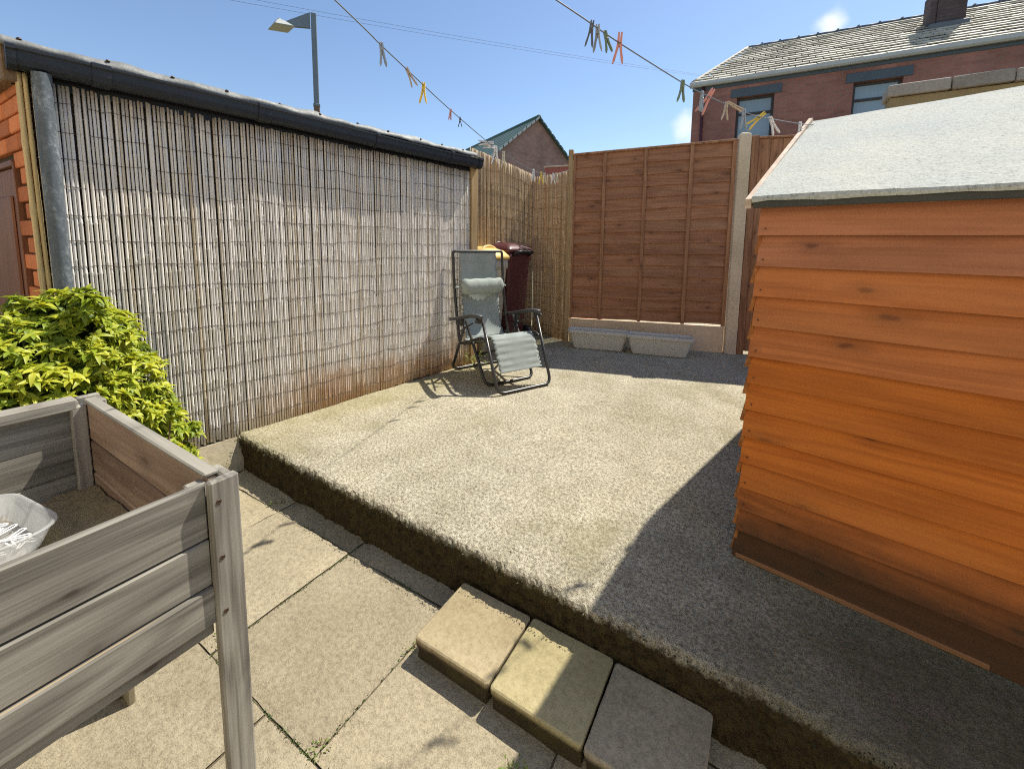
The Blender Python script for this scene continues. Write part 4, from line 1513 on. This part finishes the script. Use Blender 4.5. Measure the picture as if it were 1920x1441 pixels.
# ------------------------------------------------------------------ washing lines and pegs
line1 = [(-.62, -1.6, 2.50), (-.85, -.4, 2.36), (-1.154, .879, 2.205), (-1.21, 1.105, 2.176), (-1.279, 1.385, 2.145), (-1.345, 1.648, 2.120), (-1.468, 2.144, 2.085), (-1.541, 2.438, 2.078), (-1.729, 3.196, 2.094), (-1.909, 3.919, 2.175), (-2.111, 4.733, 2.345), (-2.205, 5.06, 2.42)]
line2 = [(-1.65, -1.4, 2.50), (-.86, .4, 2.27), (-.569, 1.169, 2.186), (-.467, 1.43, 2.150), (-.328, 1.789, 2.113), (-.256, 1.975, 2.104), (-.143, 2.264, 2.104), (-.083, 2.417, 2.112), (.094, 2.874, 2.165), (.177, 3.10, 2.205), (.197, 3.172, 2.225)]
LP = {}
for nm, pts, lab in ((1, line1, 'washing line of pegs running to the slim timber fence post'), (2, line2, 'washing line of pegs running to the shed ridge')):
    P = smooth_path(pts, 8)
    m = MB(); m.tube(P, .0023, 6)
    tag(m.build('washing_line', MAT['line']), lab, 'washing line', 'washing lines over the yard')
    LP[nm] = P


def on_line(nm, y):
    P = LP[nm]
    for a, b in zip(P, P[1:]):
        if a.y <= y <= b.y:
            t = (y - a.y) / (b.y - a.y)
            return a.lerp(b, t)
    return P[-1]


PEGM = {k: plain('peg_' + k, c, .45, .4, var=.08, bump=.03) for k, c in dict(white=(.72, .68, .66), cream=(.62, .56, .42), grey=(.30, .33, .36), yellow=(.72, .50, .06), pink=(.66, .27, .21),
        black=(.03, .03, .03), green=(.17, .22, .12), wood=(.46, .36, .26), darkgrey=(.09, .10, .11)).items()}
PEGM['spring'] = plain('peg_spring', (.22, .21, .20), .35, .5, .8)


def peg(nm, y, col, L, lab, turn=0.0, tilt=0.0, op=.16, dz=0.0):
    p = on_line(nm, y)
    t = thing('clothes_peg', lab, 'clothes peg', p + Vector((0, 0, dz)), 0, 'pegs hanging on the washing lines')
    # local X = spread plane; turned about Z then tilted in that plane
    t.rotation_euler = (0, tilt, turn)
    for sg in (-1, 1):
        m = MB()
        a = op * sg
        rings = []
        for q, (k, wd_, th) in enumerate(((-.16, .0022, .0040), (-.12, .0032, .0055), (.0, .0036, .006), (.22, .0042, .0062), (.36, .0042, .0062), (.6, .0036, .0062), (.85, .0042, .0066), (1.0, .0016, .0045))):
            z = -k * L
            kk = L / .09
            # legs cross near the spring so that jaws and handles both gape a little
            x = sg * (.0043 * kk + abs(k - .30) ** 1.15 * L * (.015 if k < .3 else op * 1.25))
            w2, t2 = wd_ * kk, th * kk
            rings.append([Vector((x - w2, -t2, z)), Vector((x + w2, -t2, z)), Vector((x + w2, t2, z)), Vector((x - w2, t2, z))])
        m.loft(rings, smooth=False)
        m.build('leg', PEGM[col], t, recalc=True)
    m = MB()
    m.tube([(0, .010 * L / .09 * cos(a), -.30 * L + .004 * sin(a)) if False else (.0045 * L / .09 * cos(a * 3), (-.010 + .020 * a / 6.28) * L / .09, -.30 * L + .0045 * L / .09 * sin(a * 3)) for a in [k * 6.28 / 24 for k in range(25)]], .0011, 4)
    m.build('spring', PEGM['spring'], t)
    return t


la1 = -.78          # so that la1 + 1.5 turns a peg square to the yard
peg(1, 1.105, 'grey', 0.068, 'slim grey peg on the lamp-side line, highest one left of the yellow peg', la1 + 1.9, -.10, .13)
peg(1, 1.270, 'wood', 0.065, 'beige and dark peg tilted along the line just above the yellow peg', la1 + 1.6, -.45, .16)
peg(1, 1.395, 'yellow', 0.072, 'yellow peg on the line that crosses the sky beside the street lamp', la1 + 1.3, .05, .19)
peg(1, 1.650, 'pink', 0.046, 'thin pinkish peg above the gutter, next to the black peg', la1 + 1.9, .12, .10)
peg(1, 1.755, 'black', 0.043, 'black peg on the line between the gutter and the gable house', la1 + 1.4, .0, .22)
peg(1, 2.20, 'white', 0.088, 'white peg lying flat along the line before the gable verge', la1 + 1.9, 1.45, .12, .012)
peg(1, 2.235, 'white', 0.084, 'second white peg crosswise in the clump before the gable verge', la1 - 1.0, -1.5, .10, -.004)
peg(1, 2.27, 'white', 0.100, 'white peg hanging open below the crosswise white pegs', la1 + 1.5, .0, .24)
peg(1, 2.29, 'grey', 0.092, 'pale grey peg tucked behind the open white peg', la1 + 1.2, .05, .20)
peg(1, 2.43, 'cream', 0.092, 'cream peg hanging just before the small orange brick pier', la1 + 1.5, .0, .14)
peg(1, 3.20, 'white', 0.089, 'white peg at the bend of the reed corner', la1 + 1.6, .03, .14)
peg(1, 3.47, 'yellow', 0.093, 'yellow peg against the red-brown boarded wall', la1 + 1.5, .0, .22)
peg(1, 3.60, 'cream', 0.093, 'pale cream peg right beside the yellow corner peg', la1 + 1.3, -.05, .14)
peg(1, 3.98, 'white', 0.093, 'white peg in front of the narrow reed strip, left of the last peg', la1 + 1.5, .0, .24)
peg(1, 4.13, 'cream', 0.085, 'last peg of the line beside the slim timber post', la1 + 1.5, -.15, .15)
peg(2, 1.310, 'darkgrey', 0.066, 'dark grey peg, topmost on the line leading to the shed', .5, .12, .15)
peg(2, 1.335, 'grey', 0.069, 'grey peg in the dark topmost clump of the shed line', .2, -.02, .17)
peg(2, 1.368, 'green', 0.057, 'grey-green peg at the lower side of the dark topmost clump', .7, -.28, .15)
peg(2, 1.435, 'pink', 0.083, 'pale pink peg alone in the sky on the shed line', .35, .06, .17, .020)
peg(2, 1.789, 'green', 0.070, 'small dark green peg at the far house corner', .6, .06, .17)
peg(2, 1.925, 'grey', 0.070, 'thin grey peg touching the big salmon pink peg', 1.2, .08, .08)
peg(2, 1.99, 'pink', 0.095, 'big salmon pink peg tilted across the red brick house', .45, .50, .15, .022)
peg(2, 2.110, 'wood', 0.066, 'beige peg hanging left of the first house window', .5, .05, .19)
peg(2, 2.135, 'wood', 0.066, 'beige peg lying along the line above the hanging beige one', .4, -1.05, .06, .010)
peg(2, 2.264, 'grey', 0.077, 'pale grey peg in front of the first house window', .6, -.02, .17)
peg(2, 2.44, 'yellow', 0.091, 'yellow peg tilted before the house window by the concrete post', .4, .85, .16, .012)
peg(2, 2.53, 'white', 0.081, 'white peg hanging open right of the tilted yellow one', .4, -.40, .18)
peg(2, 2.88, 'white', 0.077, 'pinkish white peg nearest the shed roof verge', .4, -.05, .14)

# ------------------------------------------------------------------ golden shrub beside the garage corner
random.seed(5)
lobes = [((-2.64, .57, 1.08), .17), ((-2.62, .40, 1.00), .19), ((-2.73, .70, 1.01), .15), ((-2.70, .76, .80), .16), ((-2.76, .86, .60), .13), ((-2.80, .95, .40), .10),
         ((-2.56, .46, .80), .23), ((-2.55, .24, .86), .23), ((-2.66, .66, .62), .21), ((-2.58, .08, .80), .22), ((-2.55, .50, .52), .22), ((-2.68, .38, .86), .22), ((-2.56, .30, .45), .23), ((-2.70, .80, .36), .17), ((-2.76, .98, .26), .09)]
random.seed(8)
for _ in range(34):        # young shoots that stand proud of the mound
    c_, r_ = random.choice(lobes[:9] + lobes[11:12])
    d = Vector((random.gauss(0, 1), random.gauss(0, 1), random.gauss(.7, .6))).normalized()
    lobes.append((tuple(Vector(c_) + d * (r_ + random.uniform(.0, .045))), random.uniform(.035, .06)))
shrub = thing('shrub', 'golden green leafy shrub between garage downpipe and wooden planter', 'shrub', (-2.66, .62, 0))
SO = Vector((-2.66, .62, 0))
leaves = []       # (matrix, shade, score)
for (c_, r_) in lobes:
    c_ = Vector(c_)
    nros = int(260 * (r_ / .2) ** 2 * 1.55)
    for _ in range(nros):
        d = Vector((random.gauss(0, 1), random.gauss(0, 1), random.gauss(.15, 1))).normalized()
        rad = r_ * (random.uniform(.55, 1.0) ** .5) * (1 + .28 * mnoise.noise((c_ + d * r_) * 7))
        p = c_ + Vector((d.x * rad, d.y * rad, d.z * rad))
        if p.z < .06: continue
        # keep clear of reeds, wall and pipe
        q = inv @ (p - GA)
        if q.x < .035: continue
        if p.x < -3.0 and p.y > .5: continue
        if (Vector((q.x, q.y)) - Vector((.057, -.803))).length < .06: continue
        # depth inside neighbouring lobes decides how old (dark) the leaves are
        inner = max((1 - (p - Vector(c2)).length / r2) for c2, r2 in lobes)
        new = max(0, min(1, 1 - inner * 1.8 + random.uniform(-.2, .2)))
        axis = (d * .75 + Vector((0, 0, .9)) + Vector((random.uniform(-.3, .3), random.uniform(-.3, .3), 0))).normalized()
        nl = random.randint(7, 11)
        ph = random.uniform(0, 6.28)
        for k in range(nl):
            a = ph + k * 2 * pi / nl + random.uniform(-.2, .2)
            el = random.uniform(.0, .95)
            t0 = axis.orthogonal().normalized(); t1 = axis.cross(t0)
            dirv = ((t0 * cos(a) + t1 * sin(a)) * cos(el) + axis * sin(el)).normalized()
            side = dirv.cross(axis).normalized()
            up = side.cross(dirv).normalized()
            s_ = random.uniform(.55, 1.2)
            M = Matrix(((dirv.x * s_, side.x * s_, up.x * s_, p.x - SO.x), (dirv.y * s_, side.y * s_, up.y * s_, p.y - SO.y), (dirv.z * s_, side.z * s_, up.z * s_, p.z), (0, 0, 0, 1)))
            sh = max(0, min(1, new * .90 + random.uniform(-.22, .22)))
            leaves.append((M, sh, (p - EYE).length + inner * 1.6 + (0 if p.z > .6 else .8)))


def leaf_geo(L=.056, W=.0125, curl=.35):
    vs, fs = [], []
    N = 5
    for i in range(N + 1):
        t = i / N
        wd_ = W * (sin(pi * min(1, t * .93 + .04)) ** .8) * (1.15 if .3 < t < .8 else 1)
        x = L * t
        z = -curl * L * t * t * .9 + .004 * t
        vs += [(x, -wd_, z + wd_ * .35), (x, 0, z), (x, wd_, z + wd_ * .35)]
    for i in range(N):
        a = i * 3
        fs += [(a, a + 3, a + 4, a + 1), (a + 1, a + 4, a + 5, a + 2)]
    return vs, fs


LV = [leaf_geo(.038, .0072, .45), leaf_geo(.044, .0074, .95), leaf_geo(.030, .0072, .15)]


def leaf_mesh(name, items, mat):
    vs, fs, sh = [], [], []
    for M, s_, geo in items:
        n = len(vs)
        vs += [tuple(M @ Vector(v)) for v in geo[0]]
        fs += [tuple(i + n for i in f) for f in geo[1]]
        sh += [s_] * len(geo[1])
    me = bpy.data.meshes.new(name)
    me.from_pydata(vs, [], fs)
    at = me.attributes.new('shade', 'FLOAT', 'FACE')
    at.data.foreach_set('value', sh)
    me.polygons.foreach_set('use_smooth', [True] * len(fs))
    me.materials.append(mat)
    return me


leaves.sort(key=lambda q: q[2])
shared = {}
for b in range(4):
    for gi, ge in enumerate(LV):
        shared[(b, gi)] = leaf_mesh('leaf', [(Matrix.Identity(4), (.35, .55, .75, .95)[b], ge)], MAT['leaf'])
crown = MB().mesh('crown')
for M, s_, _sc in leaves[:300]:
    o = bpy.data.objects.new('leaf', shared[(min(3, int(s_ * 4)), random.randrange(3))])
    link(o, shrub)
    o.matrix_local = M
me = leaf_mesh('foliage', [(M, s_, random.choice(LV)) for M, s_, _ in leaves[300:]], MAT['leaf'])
o = bpy.data.objects.new('foliage', me); link(o, shrub); o['kind'] = 'stuff'
for k in range(26):
    c_, r_ = random.choice(lobes)
    e = Vector(c_) + Vector((random.uniform(-.5, .5), random.uniform(-.5, .5), random.uniform(-.2, .6))) * r_ - SO
    b = Vector((random.uniform(-.05, .12), random.uniform(-.25, .1), 0))
    mid = b.lerp(e, .5) + Vector((random.uniform(-.06, .06), random.uniform(-.06, .06), .04))
    m = MB(); P = smooth_path([b, mid, e], 5)
    m.tube(P, [.009 - .006 * i / (len(P) - 1) for i in range(len(P))], 6)
    m.build('stem', MAT['stem'], shrub)


def weed(lab, loc, n, R, mat='weed', L=.035, up=.5):
    t = thing('weed', lab, 'weed', loc, 0, 'weeds rooted in the joints')
    its = []
    for k in range(n):
        a = random.uniform(0, 6.28); rr_ = R * random.random() ** .6
        p = Vector((rr_ * cos(a), rr_ * sin(a), random.uniform(.004, up * R * 1.4)))
        el = random.uniform(0, .9)
        a2_ = a + random.uniform(-.7, .7)
        d = Vector((cos(a2_) * cos(el), sin(a2_) * cos(el), sin(el)))
        sd_ = d.cross(Vector((0, 0, 1))).normalized(); u_ = sd_.cross(d)
        s_ = L / .056 * random.uniform(.6, 1.2)
        M = Matrix(((d.x * s_, sd_.x * s_, u_.x * s_, p.x), (d.y * s_, sd_.y * s_, u_.y * s_, p.y), (d.z * s_, sd_.z * s_, u_.z * s_, p.z), (0, 0, 0, 1)))
        its.append((M, random.random(), random.choice(LV)))
    o = bpy.data.objects.new('leaves', leaf_mesh('leaves', its, MAT[mat])); link(o, t); o['kind'] = 'stuff'
    m = MB()
    for k in range(5):
        a = random.uniform(0, 6.28)
        m.tube([(0, 0, -.01), (R * .4 * cos(a), R * .4 * sin(a), R * up), (R * .8 * cos(a), R * .8 * sin(a), R * up * 1.6)], .0012, 4)
    m.build('stem', MAT['stem'], t)


weed('leafy weed growing at the foot of the reeds behind the chair', (-2.56, 3.52, HP), 70, .14, L=.05, up=.7)
weed('small pale weed sprouting in front of the yellow step slab', (-.50, .885, -.01), 90, .045, L=.018, up=.9)
weed('dry weed at the paving joint beside the planter leg', (-1.66, .70, -.012), 46, .05, L=.018, up=.3)
weed('tiny weed in the paving crossing near the bottom of the yard', (-1.04, .66, -.012), 26, .03, L=.014, up=.4)
weed('scrap of green growing in the joint beside the buff step slab', (-1.035, 1.03, -.012), 22, .03, L=.014, up=.4)
weed('small weed at the patio foot near the plinth', (-2.30, 1.27, -.012), 20, .04, L=.02, up=.5)

# ------------------------------------------------------------------ street lamp beyond the garage
LM = thing('street_lamp', 'old grey street lamp with slanted lantern rising behind the garage', 'street lamp', (-10.02, 7.0, 0), radians(55))
m = MB(); m.box(-.070, .070, -.070, .070, 0, 4.85, .012); m.build('post', MAT['lamp_brown'], LM)
m = MB(); m.box(-.064, .064, -.064, .064, 4.852, 7.02, .012); m.box(-.08, .08, -.08, .08, 4.82, 4.88, .008); m.build('sleeve', MAT['lamp_grey'], LM)
m = MB(); m.prism([(-.08, 7.02), (-.62, 6.70), (-.62, 6.60), (-.08, 6.66)], .07, M=Matrix(((1, 0, 0, 0), (0, 0, 1, -.035), (0, 1, 0, 0), (0, 0, 0, 1)))); m.build('bracket', MAT['lamp_grey'], LM, recalc=True)
TL = Matrix.Translation((-.72, -.02, 6.57)) @ Matrix.Rotation(radians(-14), 4, 'Y') @ Matrix.Rotation(radians(28), 4, 'Z') @ Matrix.Scale(.80, 4)
m = MB()
m.loft([[TL @ p for p in rring(0, 0, hx, hy, .03, z, 3)] for hx, hy, z in ((.30, .24, -.05), (.305, .245, -.035), (.28, .22, -.02), (.13, .11, .13), (.10, .08, .16))], smooth=False)
hd = m.build('lantern', MAT['lamp_head'], LM)
m = MB(); m.loft([[TL @ p for p in rring(0, 0, .285, .225, .03, z, 3)] for z in (-.058, -.049)], smooth=False); m.build('diffuser', MAT['lamp_glass'], hd)
m = MB(); m.loft([[TL @ Vector((.0 + r_ * cos(a), r_ * sin(a), z)) for a in [k * pi / 5 for k in range(10)]] for r_, z in ((.05, .15), (.05, .20), (.03, .22))]); m.build('sensor_cap', MAT['lamp_head'], hd)

for k, dz in enumerate((0, .16)):
    A, B = Vector((-19.1, -3.0, 7.25 + dz)), Vector((1.0, 22.0, 7.6 + dz * .2))
    P = []
    for i in range(41):
        t = i / 40
        P.append(A.lerp(B, t) + Vector((0, 0, -.35 * 4 * t * (1 - t) + .30)))
    m = MB(); m.tube(P, .0035, 4)
    tag(m.build('overhead_cable', MAT['cable']), ('lower' if k == 0 else 'upper') + ' of two thin overhead cables crossing the sky by the street lamp', 'cable', 'overhead cables')

# ------------------------------------------------------------------ gable house in the distance
GH = 24.0
gP = EYE + Vector((-.469, .883, .279)) * GH
ga = math.atan2(.866, .5)
gh = thing('gable_house', 'brick house gable with green tiled roof beyond the reed corner', 'house', (gP.x, gP.y, 0), ga)
pk = gP.z
HWL, HWR = 3.6, 3.6
eL, eR = pk - HWL * .815, pk - HWR * .955
m = MB()
m.prism([(-HWL, -.1), (HWR, -.1), (HWR, eR), (0, pk - .06), (-HWL, eL)], 9.8, M=Matrix(((1, 0, 0, 0), (0, 0, 1, 0), (0, 1, 0, 0), (0, 0, 0, 1))))
m.build('wall', MAT['brick_gable'], gh, recalc=True)
for sg, hw, sl_ in ((-1, HWL + .25, .815), (1, HWR + .25, .955)):
    m = MB()
    N = 14
    pf_ = []
    for k in range(N):
        t0, t1 = k / N, (k + 1) / N
        pf_ += [(sg * hw * t0, pk - sl_ * hw * t0 + .05), (sg * hw * t1, pk - sl_ * hw * t1 + .075)]
    pf_ += [(sg * hw, pk - sl_ * hw - .06), (0, pk - .03)]
    m.prism(pf_, 10.1, M=Matrix(((1, 0, 0, 0), (0, 0, 1, -.18), (0, 1, 0, 0), (0, 0, 0, 1))))
    rfo = m.build('roof', MAT['green_tile'], gh, recalc=True)
    for k in range(14):
        t0 = (k + .1) / 14; t1 = (k + .82) / 14
        m = MB()
        m.prism([(sg * hw * t0, pk - sl_ * hw * t0 - .05), (sg * hw * t1, pk - sl_ * hw * t1 - .05), (sg * hw * t1, pk - sl_ * hw * t1 + .07), (sg * hw * t0, pk - sl_ * hw * t0 + .07)], .05,
                M=Matrix(((1, 0, 0, 0), (0, 0, 1, -.235), (0, 1, 0, 0), (0, 0, 0, 1))))
        m.build('verge_tile', MAT['verge_tile'] if sg < 0 else MAT['green_tile'], rfo, recalc=True)
m = MB(); m.tube([(0, -.2, pk + .07), (0, 9.9, pk + .07)], .09, 8); m.build('ridge', MAT['green_tile'], gh)

# ------------------------------------------------------------------ terrace house behind the fence
HO = Vector((-1.93, 12.0, 0))
HR = radians(2.4)
H2 = thing('terrace_house', 'red brick terrace house with slate roof behind the fence', 'house', HO, HR)
HLEN = 11.5
EZ = 5.50
wins = [(1.00, 1.78, 4.05, 5.06), (3.25, 4.08, 4.10, 5.05), (6.9, 7.7, 4.1, 5.05)]
m = MB()
xs = [0]
for a, b, c, d in wins: xs += [a, b]
xs.append(HLEN)
for k in range(len(xs) - 1):
    if k % 2 == 0: m.box(xs[k], xs[k + 1], 0, .28, -.1, EZ)
    else:
        a, b, c, d = wins[k // 2]
        m.box(a, b, 0, .28, -.1, c); m.box(a, b, 0, .28, d, EZ)
m.box(0.001, HLEN - .001, .3, 7.0, -.1, EZ - .01)
m.build('wall', MAT['brick_far'], H2)
for a, b, c, d in wins:
    wn = MB()
    t_ = .055
    wn.box(a, a + t_, .10, .17, c, d, .004); wn.box(b - t_, b, .10, .17, c, d, .004)
    wn.box(a + t_, b - t_, .10, .17, d - t_, d, .004); wn.box(a + t_, b - t_, .10, .17, c, c + t_, .004)
    zm = c + (d - c) * .60
    wn.box(a + t_, b - t_, .095, .165, zm, zm + .05, .004)
    wn = wn.build('window', MAT['frame_dark'], H2)
    m = MB(); m.box(a + t_, b - t_, .135, .141, zm + .05, d - t_); m.build('pane', MAT['pane'], wn)
    m = MB(); m.box(a + t_, b - t_, .137, .143, c + t_, zm); m.build('pane', MAT['pane'], wn)
    m = MB()
    n_ = 40
    m.sheet(lambda i, j: Vector((a + t_ + (b - a - 2 * t_) * i / n_, .20 + .015 * sin(i * 1.3), c + t_ + (d - c - 2 * t_) * j)), n_ + 1, 2, th=.004)
    m.build('curtain', MAT['curtain'], wn)
    m = MB(); m.box(a - .14, b + .14, -.022, .1, d + .002, d + .20, .006); m.build('lintel', MAT['lintel'], H2)
    m = MB(); m.box(a - .10, b + .10, -.06, .1, c - .10, c - .002, .006); m.build('sill', MAT['sill'], H2)
# hipped slate roof: eave front, hip end on the left
Rz = 7.48; Rd = 3.5; hipx = 1.12
th_ = math.atan2(Rz - EZ, Rd)
vs, fs, sh = [], [], []
rowh = .265
nrow = int(hypot(Rd, Rz - EZ) / rowh) + 1
up = Vector((0, cos(th_), sin(th_))); nm_ = Vector((0, -sin(th_), cos(th_)))
random.seed(3)
slen = hypot(Rd + .12, (Rz - EZ) * (Rd + .12) / Rd)
base = Vector((0, -.12, EZ + .06 - .12 * math.tan(th_)))
nrow = int(slen / rowh)
for r_ in range(nrow):
    v0, v1 = r_ * rowh, min((r_ + 1) * rowh + .05, slen)
    xh = hipx * r_ / nrow - .05
    x = xh - random.uniform(0, .1) + (.13 if r_ % 2 else 0) * 0
    x = xh + (0 if r_ % 2 else -.2)
    while x < HLEN:
        wd_ = .40
        a, b = max(x, xh) + .010, min(x + wd_, HLEN) - .010
        x += wd_
        if b - a < .03: continue
        n_ = len(vs)
        lift = .034 + random.uniform(0, .014)
        j1, j2 = random.uniform(-.008, .008), random.uniform(-.008, .008)
        p0 = base + up * (v0 + j1) + nm_ * lift; p1 = base + up * (v0 + j2) + nm_ * lift
        p2 = base + up * v1 + nm_ * .004
        q0 = base + up * (v0 + j1) + nm_ * (lift - .024)
        X = Vector((1, 0, 0))
        vs += [tuple(p0 + X * a), tuple(p1 + X * b), tuple(p2 + X * b), tuple(p2 + X * a), tuple(q0 + X * a), tuple(q0 + X * b)]
        fs += [(n_, n_ + 1, n_ + 2, n_ + 3), (n_ + 4, n_ + 5, n_ + 1, n_), (n_ + 4, n_, n_ + 3), (n_ + 1, n_ + 5, n_ + 2)]
        s_ = random.random()
        sh += [s_] * 4
me = bpy.data.meshes.new('slates'); me.from_pydata(vs, [], fs)
at = me.attributes.new('shade', 'FLOAT', 'FACE'); at.data.foreach_set('value', sh)
me.materials.append(MAT['slate'])
o = bpy.data.objects.new('slates', me); link(o, H2); o['kind'] = 'stuff'
m = MB()
A0, A1, B0, B1 = (0, 0, EZ), (HLEN, 0, EZ), (hipx, Rd, Rz - .02), (HLEN, Rd, Rz - .02)
C0, C1 = (0, 2 * Rd, EZ), (HLEN, 2 * Rd, EZ)
m.add([A0, A1, B1, B0, C0, C1], [(0, 1, 2, 3), (0, 3, 4), (4, 3, 2, 5), (0, 4, 5, 1), (1, 5, 2)])
m.build('roof', MAT['slate'], H2)
k = 0
x = hipx - .1
while x < HLEN:
    m = MB(); m.tube([(x, Rd, Rz + .03), (x + .44, Rd, Rz + .03)], .075, 8); m.box(x + .41, x + .455, Rd - .085, Rd + .085, Rz - .02, Rz + .112, .008)
    m.build('ridge_tile', MAT['lead'], H2); x += .46
m = MB(); P = [Vector((-.03, -.03, EZ + .05)).lerp(Vector((hipx - .06, Rd - .05, Rz + .03)), i / 12) for i in range(13)]; m.tube(P, .05, 6); m.build('hip_tile', MAT['slate'], H2)
m = MB()
rings = []
for x in [-.08 + i * (HLEN + .1) / 30 for i in range(31)]:
    rings.append([Vector((x, y_, z_)) for y_, z_ in ((-.02, EZ + .02), (-.02, EZ - .05), (-.05, EZ - .085), (-.11, EZ - .085), (-.145, EZ - .05), (-.15, EZ + .02), (-.138, EZ + .02), (-.13, EZ - .04), (-.035, EZ - .04), (-.03, EZ + .02))])
m.loft(rings, smooth=False); m.build('gutter', MAT['white_gutter'], H2, recalc=True)
m = MB(); m.box(-.02, HLEN, -.018, .0, EZ - .16, EZ - .0, .004); m.build('fascia', MAT['lintel'], H2)
m = MB(); m.tube([(.24, -.06, EZ - .08), (.24, -.055, .0)], .035, 10); m.build('downpipe', MAT['bin_maroon'], H2)
# chimney standing through the front slope
m = MB(); m.box(4.93, 5.42, 1.72, 2.25, EZ + .5, 7.98, .01)
m.box(4.80, 4.93, 1.76, 2.2, EZ + .5, 7.35, .01); ch = m.build('chimney', MAT['shaded_brick'], H2)
m = MB(); m.box(4.88, 5.47, 1.66, 2.31, 7.982, 8.10, .015); m.build('chimney_cap', MAT['lead'], ch)
m = MB(); m.box(4.78, 5.46, 1.58, 1.72, 6.44, 6.60, .02); m.build('flashing', MAT['lead'], ch)
m = MB()
m.loft([[Vector((5.17 + r_ * cos(a), 1.98 + r_ * sin(a), z)) for a in [q * pi / 6 for q in range(12)]] for r_, z in ((.13, 8.12), (.12, 8.2), (.10, 8.5), (.12, 8.52), (.12, 8.58))]); m.build('chimney_pot', MAT['brick_far'], ch)
its = []
for k in range(260):
    zz = random.uniform(7.2, 8.15)
    side_ = random.random() < .5
    p = Vector((4.85 + random.uniform(-.03, .06), random.uniform(1.7, 2.1), zz)) if side_ else Vector((5.44 + random.uniform(-.03, .05), random.uniform(1.7, 2.1), random.uniform(7.7, 8.2)))
    a = random.uniform(0, 6.28); d = Vector((cos(a), sin(a), random.uniform(-.3, .6))).normalized(); sd_ = d.cross(Vector((0, 0, 1))).normalized(); u_ = sd_.cross(d)
    s_ = random.uniform(1, 2)
    its.append((Matrix(((d.x * s_, sd_.x * s_, u_.x * s_, p.x), (d.y * s_, sd_.y * s_, u_.y * s_, p.y), (d.z * s_, sd_.z * s_, u_.z * s_, p.z), (0, 0, 0, 1))), random.random() * .6, LV[2]))
o = bpy.data.objects.new('moss', leaf_mesh('moss', its, MAT['weed'])); link(o, ch); o['kind'] = 'stuff'

# stone-topped outbuilding wall between fence and house
OW = thing('yard_wall', 'buff yard wall with weathered stone copings above the shed roof', 'wall', (1.10, 7.0, 0), radians(-.5))
m = MB(); m.box(.03, 3.4, 0, .28, 0, 3.305, .004); m.build('wall', MAT['render_buff'], OW)
x = 0.0
for k, L in enumerate((.56, .50, .56, .55, .6, .6)):
    m = MB(); m.box(x, x + L - .008, -.05, .33, 3.308 + random.uniform(0, .006), 3.455 + random.uniform(-.008, .008), .012, jit=.004)
    m.build('coping_stone', MAT['coping'], OW); x += L
